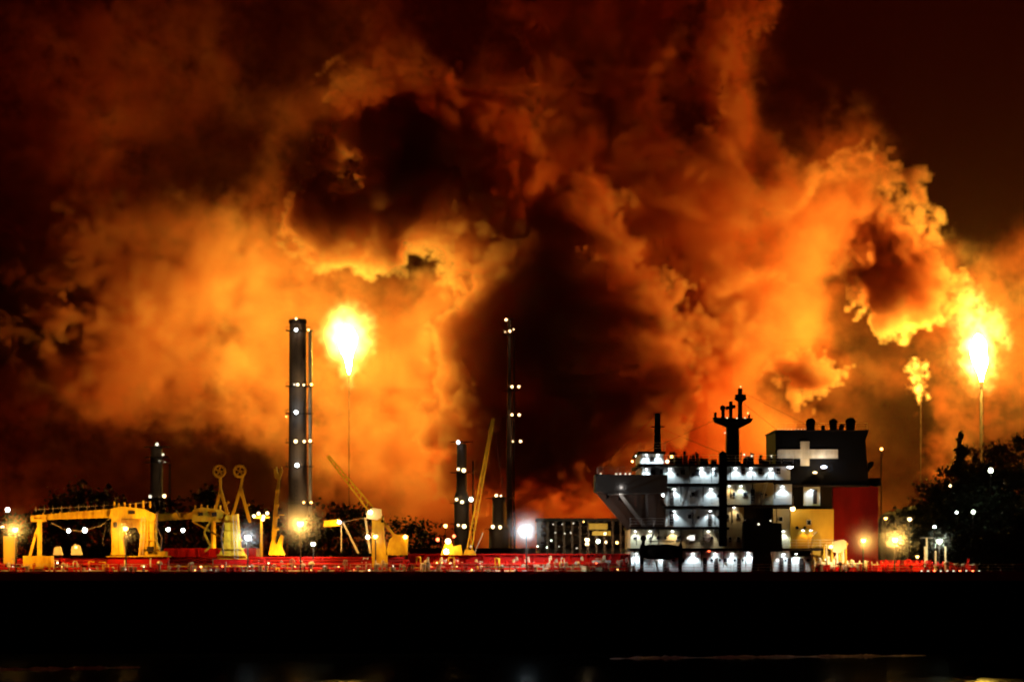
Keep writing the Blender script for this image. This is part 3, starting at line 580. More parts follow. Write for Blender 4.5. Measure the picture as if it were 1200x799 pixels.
# ---------------------------------------------------------------- the plant behind
STACK = paint('sooty_concrete', (.13, .095, .075), .85, .5, .3, rust=(.05, .035, .03), spec=.2)
Y = 900
ST = thing('chimney_stack', (P(351, 650, Y).x, Y, 2.2), 'tall dark chimney stack with lit platforms left of the large flare', 'chimney')
c = P(349, 0, Y); z1 = P(0, 374, Y).z
MB().lathe((c.x, Y, 2.2), [(2.9, 0), (2.6, 8), (2.25, z1 - 10), (2.2, z1 - 2.2)], 20).build('shaft', STACK, ST, True)
MB().lathe((c.x, Y, z1 - 1.2), [(2.35, 0), (2.35, .9), (1.9, 1.0)], 20).build('rim', DARK, ST)
x2 = P(363.5, 0, Y).x; MB().tube((x2, Y - .4, 2.2), (x2, Y - .4, P(0, 388, Y).z), .5, n=10).build('side_pipe', STEEL, ST, True)
for py in (388, 453, 485, 519, 547, 590):
    z = P(0, py, Y).z; m = MB().lathe((c.x, Y, z), [(3.3, 0), (3.3, .18)], 18)
    m.box(c.x, x2 + .8, Y - 1.2, Y + 1, z, z + .18); pf = m.build('platform', DARK, ST)
    m = MB(); q_ = [Vector((c.x + 3.2 * math.cos(a), Y + 3.2 * math.sin(a), z + 1.1)) for a in np.linspace(0, 2 * math.pi, 15)]; m.path(q_, .04, 4)
    for p_ in q_[:-1]: m.tube(p_, p_ - Vector((0, 0, 1.1)), .04, n=4)
    m.build('guard_rail', DARK, pf)
m = MB(); xl = c.x - .4
for s_ in (-.3, .3): m.tube((xl + s_, Y - 2.6, 3), (xl + s_, Y - 2.5, z1 - 1), .05, n=4)
for z in np.arange(4, z1 - 1, 1.2): m.tube((xl - .3, Y - 2.6, z), (xl + .3, Y - 2.6, z), .04, n=4)
m.build('ladder', DARK, ST)
for px, py, r, g in ((347, 373.5, .5, G_WARM), (347, 386.5, .75, G_WHT), (361.5, 386.5, .55, G_SOD), (345, 450.5, .5, G_DIM), (349, 450.5, .65, G_WARM), (356, 451, .45, G_WARM), (365, 450.5, .6, G_SOD), (347, 483, .85, G_WHT),
                     (346.5, 517, .8, G_WARM), (356.5, 517, .6, G_WARM), (363.5, 516.5, .65, G_WARM), (348, 545, .9, G_WHT), (356, 588.5, .5, G_SOD), (364.5, 588.5, .55, G_SOD), (335.5, 488, .3, G_SOD)): lamp_ball('lamp', P(px, py, Y - 3.6), r * .55, g, ST)
for px, py, w_ in ((344, 383, 260), (347, 448, 260), (347, 480, 260), (350, 514, 300), (347, 543, 300), (360, 586, 300), (364, 449, 120)): point(ST, P(px, py, Y - 6.5), COL_WARM if py != 480 else COL_WHT, w_ * 2.0, .4)
def column(px, top, w, Y, label, lamps, g, extra=()):
    t_ = thing('process_column', (P(px, 0, Y).x, Y, 2.2), label, 'tower', 'slender process columns of the plant')
    c = P(px, 0, Y); z1 = P(0, top, Y).z
    MB().lathe((c.x, Y, 2.2), [(w * 1.3, 0), (w, 6), (w, z1 * .6), (w * .7, z1 * .64), (w * .65, z1 - 3)], 14).build('shaft', STACK, t_, True)
    MB().tube((c.x + w * 1.5, Y, 2.2), (c.x + w * 1.5, Y, z1 - 5), .25, n=8).build('side_pipe', DARK, t_)
    for py in sorted({round(p[1] / 6) * 6 for p in lamps}):
        z = P(0, py + 2, Y).z; MB().lathe((c.x, Y, z), [(w + 1.1, 0), (w + 1.1, .15)], 14).build('platform', DARK, t_)
    for e in lamps[::3]: point(t_, P(e[0], e[1] + 2, Y - w - 4), COL_WARM, 130, .4)
    for e in lamps: lamp_ball('lamp', P(e[0], e[1], Y - w - 1.4), e[2] * .55, e[3] if len(e) > 3 else g, t_)
    return t_
column(597, 370, .8, 900, 'slender tall column with lamps in pairs before the dark central smoke', [(593, 374.5, .62), (597.5, 388, .6), (602, 386, .3), (592, 389, .25), (600, 453, .6), (608, 453, .6), (600, 486, .6), (608.5, 486, .6), (601, 517, .35), (610, 517, .62)], G_WARM)
column(541, 516, 1.9, 850, 'stubby dark column with bright lamps left of the thin raised derrick', [(537, 518, .7, G_BLUE), (537, 549.5, .6), (543.5, 551, .85), (535, 585, .6), (541.5, 588, .7), (552, 585, .95, G_GRN), (537, 615, .5), (544, 616.5, .9)], G_WARM)
column(183.5, 520, 2.2, 850, 'dark process column with four lamps behind the left crane', [(184, 520.5, .75), (191, 532.5, .55), (187, 540, .25, G_DIM), (193, 541, .25, G_DIM), (176, 581.5, .7), (192.5, 581, .75, G_WARM)], G_DIM)
column(585, 578, 2.6, 860, 'short dark column behind the derrick with two lamps near its top', [(581.5, 580.5, .6), (587, 580.5, .4), (577.5, 617, .75), (586, 617.5, .7)], G_WARM)

# ---- flares
def flame_mat(name, col, k, patchy=0.0, sample='AUTO'):
    m = bpy.data.materials.new(name); m.use_nodes = True; t = m.node_tree; t.nodes.clear()
    e = t.nodes.new('ShaderNodeEmission'); e.inputs[0].default_value = tuple(col) + (1,); e.inputs[1].default_value = k
    o = t.nodes.new('ShaderNodeOutputMaterial'); t.links.new(e.outputs[0], o.inputs[0])
    if patchy:
        tc = t.nodes.new('ShaderNodeTexCoord'); n = t.nodes.new('ShaderNodeTexNoise'); n.inputs['Scale'].default_value = patchy; n.inputs['Detail'].default_value = 4
        r = t.nodes.new('ShaderNodeMapRange'); r.inputs[1].default_value = .35; r.inputs[2].default_value = .65; r.inputs[3].default_value = k * .22; r.inputs[4].default_value = k * 1.3
        t.links.new(tc.outputs['Object'], n.inputs['Vector']); t.links.new(n.outputs['Fac'], r.inputs[0]); t.links.new(r.outputs[0], e.inputs[1])
    m.cycles.emission_sampling = sample
    return m
F_CORE = flame_mat('flare_flame', (.80, 1, .16), FLAME_K * 1.6); F_CORE2 = flame_mat('right_flare_flame', (.80, 1, .16), FLAME_K * 4.6); F_LICK = flame_mat('flame_tongue', (1, .55, .06), 3.2, .35, 'NONE'); F_SMALL = flame_mat('small_flame', (1, .62, .14), 2.6, .5, 'NONE')
def flame_body(name, c, prof, mat, parent, sd, wob=.12, lean=0.0, n=16):
    """a closed flame: rings of radius r at height z, wobbling and leaning"""
    r = random.Random(sd); ph = [r.random() * 6.28 for _ in range(6)]; vs = []; fs = []; m = len(prof); zmax = max(p[1] for p in prof)
    for i, (rad, z) in enumerate(prof):
        ox = lean * (max(z, 0) / max(zmax, .01)) ** 1.4; 
        for k in range(n):
            a = 2 * math.pi * k / n; w = 1 + wob * (math.sin(3 * a + ph[0] + z * .5) + .7 * math.sin(5 * a + ph[1] - z * .9) + .6 * math.sin(2 * a + ph[2] + z * 1.3))
            vs.append((c.x + ox + rad * w * math.cos(a), c.y + rad * w * math.sin(a), c.z + z))
    for i in range(m - 1):
        for k in range(n): fs.append((i * n + k, i * n + (k + 1) % n, (i + 1) * n + (k + 1) % n, (i + 1) * n + k))
    fs += [tuple(range(n - 1, -1, -1)), tuple(range((m - 1) * n, m * n))]
    return MB().add(vs, fs).build(name, mat, parent, True)
def flare(px, tip, Y, label, w, mat=DARK):
    t_ = thing('flare_stack', (P(px, 0, Y).x, Y, 2.2), label, 'gas flare', 'gas flares over the plant')
    c = P(px, tip, Y)
    MB().tube((c.x, Y, 2.2), c, w * 1.15, w, 12).build('riser', mat, t_, True)
    MB().lathe(c - Vector((0, 0, 2.5)), [(w * 1.1, 0), (w * 1.5, .6), (w * 1.5, 2.2), (w * 1.2, 2.5)], 12).build('flare_tip', DARK, t_)
    z0 = 2.2
    m = MB()
    for k in range(14):
        a, b_ = z0 + (c.z - z0) * k / 14, z0 + (c.z - z0) * (k + 1) / 14
        m.tube((c.x - w * 1.5, Y - w * 1.4, a), (c.x + w * 1.5, Y - w * 1.4, b_), .09, n=4)
    m.tube((c.x - w * 1.5, Y - w * 1.4, z0), (c.x - w * 1.5, Y - w * 1.4, c.z - 3), .1, n=5).tube((c.x + w * 1.5, Y - w * 1.4, z0), (c.x + w * 1.5, Y - w * 1.4, c.z - 3), .1, n=5)
    if w > .25: m.build('ladder_frame', mat, t_)
    return t_, c
f1, c = flare(409, 438, FL1.y, 'tall flare stack with a large white-hot rounded flame beside the dark chimney', .1)
u = FL1.y / FPX
flame_body('flame', c, [(.3, 0), (.6, 2), (1.0, 4.5), (1.9, 6.6), (2.5, 8.8), (2.6, 10.6), (2.1, 12.2), (1.1, 13.4), (.2, 14)], F_CORE, f1, 3, .1, -.9, 24)
f2, c = flare(1150, 446, FL2.y, 'flare stack with a ragged bright flame above the dark wooded hill', .36, DARK)
flame_body('flame', c, [(.3, 0), (.6, 1.5), (1.3, 3.4), (1.9, 5.2), (2.2, 7.2), (2.1, 9.2), (1.6, 11), (.9, 12.4), (.2, 13.2)], F_CORE2, f2, 8, .12, -1.0, 24)
f3, c = flare(1079, 472, 985, 'small ragged yellow flame on a thin stack left of the right-hand flare', .06)

# ---- long open shed on columns behind the ship
Y = 640
SH = thing('pipe_rack_shed', (P(680, 0, Y).x, Y, 2.2), 'low pipe rack with dark flat roof and lit bays left of the bridge wing', 'pipe rack')
MB().pbox(628, 745, 607, 610.5, Y - 8, Y + 10).build('roof', DARK, SH)
for px in np.arange(632, 745, 9.4): p = P(px, 610, Y); MB().box(p.x - .2, p.x + .2, Y - 7, Y - 6.6, 2.2, p.z).build('column', BROWN, SH)
for py in (617, 626, 636): a, b_ = P(630, py, Y), P(744, py, Y); MB().tube(a, b_, .35, n=8).build('pipe', BROWN, SH, True)
for px in np.arange(636, 742, 14.1): p = P(px, 634, Y); MB().lathe((p.x, Y + 3, 2.2), [(1.8, 0), (1.8, 9.5), (1.2, 10.3), (.3, 10.8)], 14).build('vessel', GREY, SH, True)
MB().pbox(629, 745, 611, 650, Y + 6, Y + 9).build('back_wall', BROWN, SH); MB().pbox(690, 712, 613, 620, Y - 7.4, Y - 2).build('duct', OCHRE, SH); MB().pbox(694, 716, 622, 627, Y - 7.4, Y - 2).build('duct', OCHRE, SH)
for px, py, g, r in ((648, 614, G_DIM, .3), (659, 614, G_DIM, .28), (672, 613, G_DIM, .3), (684, 611, G_SOD, .28), (651, 624, G_DIM, .28), (662, 625, G_DIM, .3), (669, 624, G_DIM, .33), (709, 625, G_WARM, .55), (701, 634, G_GRN, .9), (710, 635, G_WARM, .5), (723, 635.5, G_SOD, .6), (734, 631, G_WARM, .45), (630, 640, G_GRN, .3), (641, 641, G_GRN, .3), (655, 640, G_DIM, .25), (688, 637, G_WARM, .8), (676, 642, G_DIM, .3), (646, 633, G_GRN, .3)):
    lamp_ball('lamp', P(px, py, Y - 8.6), r * .42, g, SH)
point(SH, P(700, 628, Y - 14), COL_WARM, 1100, .6); point(SH, P(648, 628, Y - 14), COL_GRN, 500, .6)
MB().box(P(480, 0, 620).x, P(628, 0, 620).x, 620, 634, 2.2, P(0, 642, 620).z).build('low_store', BROWN); tag(bpy.data.objects['low_store'], 'low dark store building behind the red trunk left of the pipe rack', 'building')

# ---- distant lamp posts of the plant and the shore
def far_lamp(px, py, Y, r, g, label, watt=0):
    t_ = thing('lamp_post', (P(px, 0, Y).x, Y, 2.2), label, 'lamp post', 'lamp posts of the plant')
    c = P(px, py, Y); z0 = min(gz(c.x, Y), c.z - 1); t_.location.z = z0; WLOC[t_.name] = Vector(t_.location)
    MB().tube((c.x, Y + .4, z0), (c.x, Y + .4, c.z + .3), .16, .1, 7).tube((c.x, Y + .4, c.z + .3), (c.x, Y - .2, c.z + .4), .07, n=6).build('pole', DARK, t_)
    lamp_ball('lamp', c, r * .55, g, t_)
    if watt: point(t_, c + Vector((0, -r - .5, -.2)), {G_GRN: COL_GRN, G_WHT: COL_WHT, G_SOD: COL_SOD}.get(g, COL_WARM), watt, .4)
# hill on the right: rising ground
HX0 = P(1078, 0, 640).x
def gz(x, y):
    if x < HX0 or y < 560 or y > 900: return 2.2
    k = min(1, (x - HX0) / 15); s = k * k * (3 - 2 * k); e = min(1, (y - 560) / 50, (900 - y) / 60)
    return 2.2 + max(0, e) * s * (18.5 + 2.0 * math.sin(x * .21) + 1.5 * math.sin(x * .55 + y * .1)) + .0
vs = []; fs = []; nx, ny = 60, 40
for j in range(ny + 1):
    for i in range(nx + 1):
        x = HX0 + 170 * (i / nx) ** 1.3; y = 558 + 344 * j / ny; vs.append((x, y, gz(x, y) - (.4 if gz(x, y) < 2.3 else 0)))
for j in range(ny):
    for i in range(nx): fs.append((j * (nx + 1) + i, j * (nx + 1) + i + 1, (j + 1) * (nx + 1) + i + 1, (j + 1) * (nx + 1) + i))
tag(MB().add(vs, fs).build('hill', GROUND, smooth=True), None, None, kind='structure')
for a in ((9, 597, 700, .8, G_WHT, 'white lamp at the left edge above the orange floodlight'), (3, 618, 700, .7, G_WARM, 'warm lamp cut by the left edge of the picture'),
          (80.5, 621.5, 690, .7, G_WHT, 'small white lamp seen under the left crane boom, left of two'), (99.5, 621, 690, .9, G_WHT, 'brighter white lamp under the left crane boom, right of two'),
          (197, 620, 690, .7, G_WHT, 'white lamp under the second boom, left of two'), (214.5, 621, 690, .7, G_WHT, 'white lamp under the second boom, right of two'),
          (1161, 551, 598, .8, G_GRN, 'largest white lamp high on the dark wooded hill', 60), (1140.5, 599.5, 592, .62, G_GRN, 'greenish white lamp halfway down the dark hill', 60),
          (1121, 600, 592, .4, G_WHT, 'small white lamp just left of the greenish lamp on the hill'), (1113.5, 569, 598, .38, G_WARM, 'small warm lamp on the left shoulder of the hill'),
          (1095, 617, 570, .45, G_WHT, 'small white lamp at the foot of the hill above the stern'), (1033, 526, 700, .5, G_SOD, 'tiny orange lamp in the smoke right of the black funnel'),
          (522, 616, 800, .75, G_SOD, 'orange lamp left of the stubby column'), (552, 640, 700, .3, G_DIM, 'faint lamp low behind the derrick foot'), (1176, 566, 640, .3, G_DIM, 'faint lamp right of the largest hill lamp'), (1196, 580, 640, .3, G_DIM, 'faint lamp at the right edge on the hill'), (1174, 601, 620, .22, G_DIM, 'faint lamp low on the right part of the hill')):
    far_lamp(*a)

# ---------------------------------------------------------------- trees
LEAF = paint('dark_foliage', (.045, .06, .03), .7, .4, 3); BARK = paint('bark', (.06, .045, .03), .9, .4, 3)
def crown_mesh(kind, sd):
    r = random.Random(sd); vs = []; fs = []
    cl = []
    if kind == 'c':                                   # conifer: whorls narrowing upward
        for k in range(60):
            z = .12 + .88 * r.random() ** .9; a = r.random() * 6.28; rad = (1.02 - z) * .26 * (.4 + .75 * r.random()); cl.append((rad * math.cos(a), rad * math.sin(a), z, .035 + .05 * (1 - z)))
    else:
        for k in range(46):
            a = r.random() * 6.28; z = .3 + .7 * r.random(); w = .34 * math.sin(math.pi * min(1, (z - .22) / .82)) ** .6; rad = w * (.35 + .7 * r.random()); cl.append((rad * math.cos(a), rad * math.sin(a), z * (.93 + .1 * r.random()), .055 + .06 * r.random()))
    for cx, cy_, cz, cr in cl:
        for k in range(34):
            d = Vector((r.gauss(0, 1), r.gauss(0, 1), r.gauss(0, .8))); d = d.normalized() * cr * (.3 + .9 * r.random()); p = Vector((cx, cy_, cz)) + d
            s = .010 + .014 * r.random(); n = Vector((r.gauss(0, 1), r.gauss(0, 1), r.gauss(0, 1))).normalized(); u = n.orthogonal().normalized() * s; w = n.cross(u) * (.5 + .5 * r.random())
            i = len(vs); vs += [p - u, p + w, p + u, p - w]; fs.append((i, i + 1, i + 2, i + 3))
    me = bpy.data.meshes.new('crown'); me.from_pydata([tuple(v) for v in vs], [], fs); me.materials.append(LEAF); return me
def trunk_mesh(kind, sd):
    r = random.Random(sd); m = MB().tube((0, 0, -.02), (.01, 0, .45), .022, .015, 7).tube((.01, 0, .45), (0, .005, .92 if kind == 'c' else .75), .015, .004, 6)
    for k in range(7):
        a = r.random() * 6.28; z = .3 + .4 * r.random(); l = .16 if kind != 'c' else .08; m.tube((.005, 0, z), (l * math.cos(a), l * math.sin(a), z + .12), .008, .003, 5)
    me = m.mesh('trunk'); me.materials.append(BARK); return me
TK = [(crown_mesh(k, 30 + i), trunk_mesh(k, 60 + i)) for i, k in enumerate('bcbb')]
def tree(px, top, Y, label, kind, wide=1.0, group='dark trees along the skyline'):
    x = P(px, 0, Y).x; z0 = gz(x, Y); h = P(0, top, Y).z - z0
    t_ = thing('tree', (x, Y, z0), label, 'tree', group)
    for nm, me in (('crown', TK[kind][0]), ('trunk', TK[kind][1])):
        o = link(nm, me, t_, (x, Y, z0)); o.scale = (h * wide, h * wide, h); o.rotation_euler.z = (px * 1.7) % 6.28
RT = 'trees on the right-hand hill'
GROUND2 = paint('dark_undergrowth', (.012, .012, .008), .95, .5, .3, spec=.05); bpy.data.objects['hill'].data.materials[0] = GROUND2
for a in ((1084, 592, 640, 'low round tree at the left foot of the dark hill', 0, 1.3, RT), (1096, 580, 650, 'bushy tree on the lower left slope of the dark hill', 2, 1.2, RT), (1106, 566, 655, 'round tree below the small warm lamp on the hill', 3, 1.1, RT),
          (1116, 548, 660, 'tree rising in steps up the left edge of the hill', 2, .9, RT), (1126, 508, 690, 'tallest pointed tree left of the right flare stack', 1, .9, RT), (1134, 522, 668, 'dark tree just left of the flare stack base', 3, .7, RT),
          (1146, 536, 655, 'dark tree in front of the flare stack base', 0, .9, RT), (1160, 528, 700, 'dark tree right of the flare stack base', 2, .9, RT), (1170, 517, 690, 'tall dark tree between the flare stack and the right edge', 3, .8, RT), (1184, 524, 660, 'broad dark tree near the right edge of the hill', 0, .9, RT), (1198, 512, 690, 'dark tree cut by the right edge of the picture', 2, .9, RT),
          (1120, 556, 612, 'broad dark tree filling the left flank of the hill', 3, 1.25, RT), (1141, 548, 610, 'broad dark tree under the flare stack on the hill', 2, 1.2, RT), (1164, 545, 612, 'broad dark tree around the largest hill lamp', 0, 1.2, RT), (1187, 548, 608, 'broad dark tree right of the largest hill lamp', 3, 1.2, RT),
          (1152, 572, 600, 'shorter tree below the largest hill lamp', 3, 1.2, RT), (1186, 585, 600, 'low wide tree at the right end of the hill', 0, 1.3, RT), (1128, 590, 600, 'low bush between the two lower hill lamps', 2, 1.4, RT), (1172, 620, 570, 'low bush at the bottom right of the hill', 3, 1.5, RT), (1110, 615, 580, 'low bush at the foot of the hill above the stern rail', 0, 1.5, RT), (1198, 620, 570, 'low bush at the right edge above the stern', 2, 1.4, RT), (1142, 622, 572, 'low bush below the greenish hill lamp', 0, 1.5, RT)): tree(*a)
LT = 'trees behind the left deck'
for a in ((12, 604, 700, 'low tree at the far left behind the orange lamp', 0, 1.3, LT), (40, 598, 720, 'low tree above the tip of the left boom', 2, 1.3, LT), (78, 574, 720, 'dark tree left in the clump above the left boom', 3, .9, LT), (97, 566, 730, 'tallest round tree in the clump above the left boom', 0, .9, LT), (115, 576, 720, 'dark tree right in the clump above the left boom', 2, 1.0, LT),
          (150, 590, 740, 'low tree behind the left crane house', 3, 1.2, LT), (216, 582, 740, 'dark tree right of the column behind the second boom', 0, 1.0, LT), (236, 574, 745, 'rounded dark tree left of the loading arms', 2, .9, LT), (305, 592, 740, 'low tree behind the white floodlight cluster', 3, 1.2, LT), (384, 590, 760, 'dark tree under the raised crane boom', 0, 1.2, LT), (410, 596, 750, 'dark tree behind the raised crane legs', 2, 1.2, LT), (478, 606, 760, 'dark tree right of the raised crane', 3, 1.2, LT), (497, 614, 750, 'low bush right of the raised crane counterweight', 0, 1.3, LT)): tree(*a)
# ---------------------------------------------------------------- smoke over the plant
def smoke_volume(name, d, lo, hi, K_, sc_col, ab_col, label, fire=None, parent=None, step=1.0, air=0.0):
    """a smoke density given on a grid becomes one volume"""
    nx, ny, nz = d.shape; (X0, Y0, Z0), (X1, Y1, Z1) = lo, hi
    xs = np.linspace(X0, X1, nx, dtype=np.float32); ys = np.linspace(Y0, Y1, ny, dtype=np.float32); zs = np.linspace(Z0, Z1, nz, dtype=np.float32)
    dx, dy, dz = (X1 - X0) / (nx - 1), (Y1 - Y0) / (ny - 1), (Z1 - Z0) / (nz - 1)
    me = bpy.data.meshes.new(name); N = nx * ny * nz
    me.vertices.add(N)
    co = np.empty((nx, ny, nz, 3), np.float32); co[..., 0] = xs[:, None, None]; co[..., 1] = ys[None, :, None]; co[..., 2] = zs[None, None, :]
    me.vertices.foreach_set('co', co.ravel()); del co
    at = me.attributes.new('smoke_density', 'FLOAT', 'POINT'); at.data.foreach_set('value', d.ravel())
    o = bpy.data.objects.new(name, me); COL.objects.link(o)
    mat = bpy.data.materials.new('smoke'); mat.use_nodes = True; t = mat.node_tree; t.nodes.clear()
    out = t.nodes.new('ShaderNodeOutputMaterial'); at = t.nodes.new('ShaderNodeAttribute'); at.attribute_name = 'density'
    mul = t.nodes.new('ShaderNodeMath'); mul.operation = 'MULTIPLY'; mul.inputs[1].default_value = K_
    t.links.new(at.outputs['Fac'], mul.inputs[0])
    if fire:
        em = t.nodes.new('ShaderNodeEmission'); em.inputs[0].default_value = tuple(fire) + (1,); t.links.new(mul.outputs[0], em.inputs[1]); t.links.new(em.outputs[0], out.inputs['Volume'])
        mat.cycles.emission_sampling = 'NONE'
    sc = t.nodes.new('ShaderNodeVolumeScatter'); sc.inputs['Color'].default_value = sc_col; sc.inputs['Anisotropy'].default_value = 0.0
    ab = t.nodes.new('ShaderNodeVolumeAbsorption'); ab.inputs['Color'].default_value = ab_col
    t.links.new(mul.outputs[0], sc.inputs['Density']); t.links.new(mul.outputs[0], ab.inputs['Density'])
    a = t.nodes.new('ShaderNodeAddShader'); t.links.new(sc.outputs[0], a.inputs[0]); t.links.new(ab.outputs[0], a.inputs[1])
    if air:                                                # added even absorber: swallows green and blue to redden the distant smoke
        ab2 = t.nodes.new('ShaderNodeVolumeAbsorption'); ab2.inputs['Color'].default_value = (1, .35, .1, 1); ab2.inputs['Density'].default_value = air
        a2 = t.nodes.new('ShaderNodeAddShader'); t.links.new(a.outputs[0], a2.inputs[0]); t.links.new(ab2.outputs[0], a2.inputs[1]); a = a2
    if not fire: t.links.new(a.outputs[0], out.inputs['Volume'])
    try: mat.cycles.volume_step_rate = step
    except Exception as e: print(e)
    me.materials.append(mat)
    try: mat.cycles.volume_sampling = 'MULTIPLE_IMPORTANCE'
    except Exception as e: print(e)
    ng = bpy.data.node_groups.new('smoke_grid', 'GeometryNodeTree')
    ng.interface.new_socket('Geometry', in_out='INPUT', socket_type='NodeSocketGeometry')
    ng.interface.new_socket('Geometry', in_out='OUTPUT', socket_type='NodeSocketGeometry')
    L = ng.links.new; nn = ng.nodes.new
    gi = nn('NodeGroupInput'); go = nn('NodeGroupOutput')
    vc = nn('GeometryNodeVolumeCube'); vc.inputs['Min'].default_value = (X0, Y0, Z0); vc.inputs['Max'].default_value = (X1, Y1, Z1)
    for ax, n in zip('XYZ', (nx, ny, nz)): vc.inputs['Resolution ' + ax].default_value = n
    si = nn('GeometryNodeSampleIndex'); si.data_type = 'FLOAT'; si.domain = 'POINT'; si.clamp = True
    na = nn('GeometryNodeInputNamedAttribute'); na.data_type = 'FLOAT'; na.inputs[0].default_value = 'smoke_density'
    L(gi.outputs[0], si.inputs['Geometry'])
    L([s for s in na.outputs if s.enabled and s.name == 'Attribute'][0], [s for s in si.inputs if s.name == 'Value' and s.enabled][0])
    ps = nn('GeometryNodeInputPosition'); sx = nn('ShaderNodeSeparateXYZ'); L(ps.outputs[0], sx.inputs[0])
    def mt(op, a, b):
        q = nn('ShaderNodeMath'); q.operation = op
        for k, s in enumerate((a, b)):
            if s is None: continue
            if isinstance(s, (int, float)): q.inputs[k].default_value = s
            else: L(s, q.inputs[k])
        return q.outputs[0]
    ii = [mt('ROUND', mt('DIVIDE', mt('SUBTRACT', sx.outputs[k], lo), dd), None) for k, (lo, dd) in enumerate(((X0, dx), (Y0, dy), (Z0, dz)))]
    idx = mt('ADD', mt('MULTIPLY', mt('ADD', mt('MULTIPLY', ii[0], ny), ii[1]), nz), ii[2])
    # exact integers: float32 holds 16.7 million
    L(idx, si.inputs['Index']); L([s for s in si.outputs if s.enabled][0], vc.inputs['Density'])
    sm = nn('GeometryNodeSetMaterial'); sm.inputs['Material'].default_value = mat
    L(vc.outputs[0], sm.inputs['Geometry']); L(sm.outputs[0], go.inputs[0])
    md = o.modifiers.new('smoke_grid', 'NODES'); md.node_group = ng
    if parent is not None:
        o.parent = parent; o.matrix_parent_inverse = Matrix.Translation(-WLOC[parent.name])
    else: o['kind'] = 'stuff'; o['label'] = label; o['category'] = 'smoke'
    return o
def smoke_cloud():
    X0, X1, Y0, Y1, Z0, Z1 = -172., 172., 900., 1056., 4., 184.
    nx, ny, nz = 420, 78, 222
    T = [  # wanted brightness over the sky, put into the smoke's density
    [1,1.5,2,3,3,3,2,1.5,3,3.5,2,1.5,3,3.5,3,3,3,3,3.5,1.5,1,1,1,1,1],
    [1.5,2,2.5,3.5,3.5,3,2,1.5,3,4.5,3,1.5,2.5,3,3,2.5,2.5,3.5,2,1.2,1,1,1,1,1],
    [2,2.5,3,3.5,3.5,3.5,2.5,2.5,3.5,5.5,5.5,3.5,5,4.5,3.5,5,3,5,3,2.5,2,1.5,1.2,1,1],
    [2,2.5,3,3.5,3,2.5,3,4,5,6,3,2,5.5,6,5,5,2.5,5.5,2.5,3.5,3.5,2,1.2,1,1],
    [2.5,3,3.5,3,2,2.5,4,3,3.5,2,1.5,1.5,5,6,5.5,5.5,6,7,5.5,3.5,6,4,1.5,1.2,1.2],
    [2.5,3.5,4,3,3,5,5,4.5,3,2,1.3,1.3,3,6.5,6,5.5,6.5,7,7.5,7,7.5,6.5,2,1.5,3],
    [3,4.5,5.5,6,6.5,8.5,8.5,8,4,1.8,1.5,1.5,3,4,5.5,6.5,6.5,6,6,7,3.5,5,7.5,5,5],
    [3.5,5.5,7,8,8.5,9,9,8.5,9,6,8,6,1.5,1.5,2,6,6.5,7.5,7,5,2.5,3,6,9,6],
    [3,4.5,6.5,8.5,8.5,7,8.5,8.5,9.5,9,8.5,3.5,1.5,1.5,1.5,2.5,7.5,8.5,8.5,6,3,2.5,5,9,7],
    [2,3,5,6,6.5,5.5,8,8,9.5,9.5,8.5,4,1.5,1.3,1.3,1.5,6.5,7.5,4,3.5,5,4,6,8,6.5],
    [2.2,2.3,2.6,3.5,3.5,4.5,6.5,7,9,9,7.5,3,1.5,1.3,1.3,1.5,3.5,6.2,5.5,3.6,3,2.6,3,5,4.5],
    [1.7,1.7,1.7,1.7,1.8,2.2,3.5,4,8,9,8,5,2.5,1.5,1.5,1.8,3.6,5.2,5,3.6,3,3.2,2.6,2,1.5],
    [1.5,1.5,1.5,1.5,1.5,1.6,1.8,2,2.8,6,8,7,6,6,6,3.6,3,3,2.8,2.6,2.6,2.6,2,1,1],
    [1.5,1.5,1.5,1.5,1.5,1.6,1.8,2,2.8,5,7,6,6,6,6,3.6,3,3,2.8,2.6,2.6,2.6,2,1,1]]
    T = np.array(T, np.float32)
    # smooth map on a 4 px lattice
    ext = 80; st = 4
    gx = np.arange(-ext, 1200 + ext + 1, st, dtype=np.float32); gy = np.arange(-ext, 700 + 1, st, dtype=np.float32)
    def cub(A, u, ax):
        n = A.shape[ax]; u = np.clip(u, 0, n - 1.001); i = np.floor(u).astype(int); f = (u - i)
        f = f * f * (3 - 2 * f)
        a = np.take(A, i, ax); b = np.take(A, np.minimum(i + 1, n - 1), ax)
        sh = [1, 1]; sh[ax] = -1; f = f.reshape(sh)
        return a * (1 - f) + b * f
    M = cub(cub(T, gy / 50, 0), gx / 50, 1)
    GX, GY = np.meshgrid(gx, gy)
    def blob(x, y, rx, ry, ang, v, edge=0.35, amt=1.0):
        c, s = math.cos(R(ang)), math.sin(R(ang))
        u = ((GX - x) * c + (GY - y) * s) / rx; w = (-(GX - x) * s + (GY - y) * c) / ry
        d = np.sqrt(u * u + w * w); k = np.clip((1 - d) / edge + 0.5, 0, 1); k = k * k * (3 - 2 * k) * amt
        M[:] = M * (1 - k) + v * k
    def line(pts, wd, v, soft=0.6):
        d = np.full(GX.shape, 1e9, np.float32)
        for (x0, y0), (x1, y1) in zip(pts[:-1], pts[1:]):
            dx, dy = x1 - x0, y1 - y0; t = np.clip(((GX - x0) * dx + (GY - y0) * dy) / (dx * dx + dy * dy), 0, 1)
            d = np.minimum(d, np.hypot(GX - x0 - t * dx, GY - y0 - t * dy))
        k = np.clip((1 - d / wd) / soft, 0, 1); k = k * k * (3 - 2 * k)
        M[:] = np.maximum(M, M * (1 - k) + v * k)
    # lit smoke: soft dark patches and bright ridges
    blob(255, 395, 30, 22, 0, 6.0, .7); blob(60, 560, 150, 66, 0, 1.5, .5); blob(240, 565, 80, 50, 0, 1.6, .5)
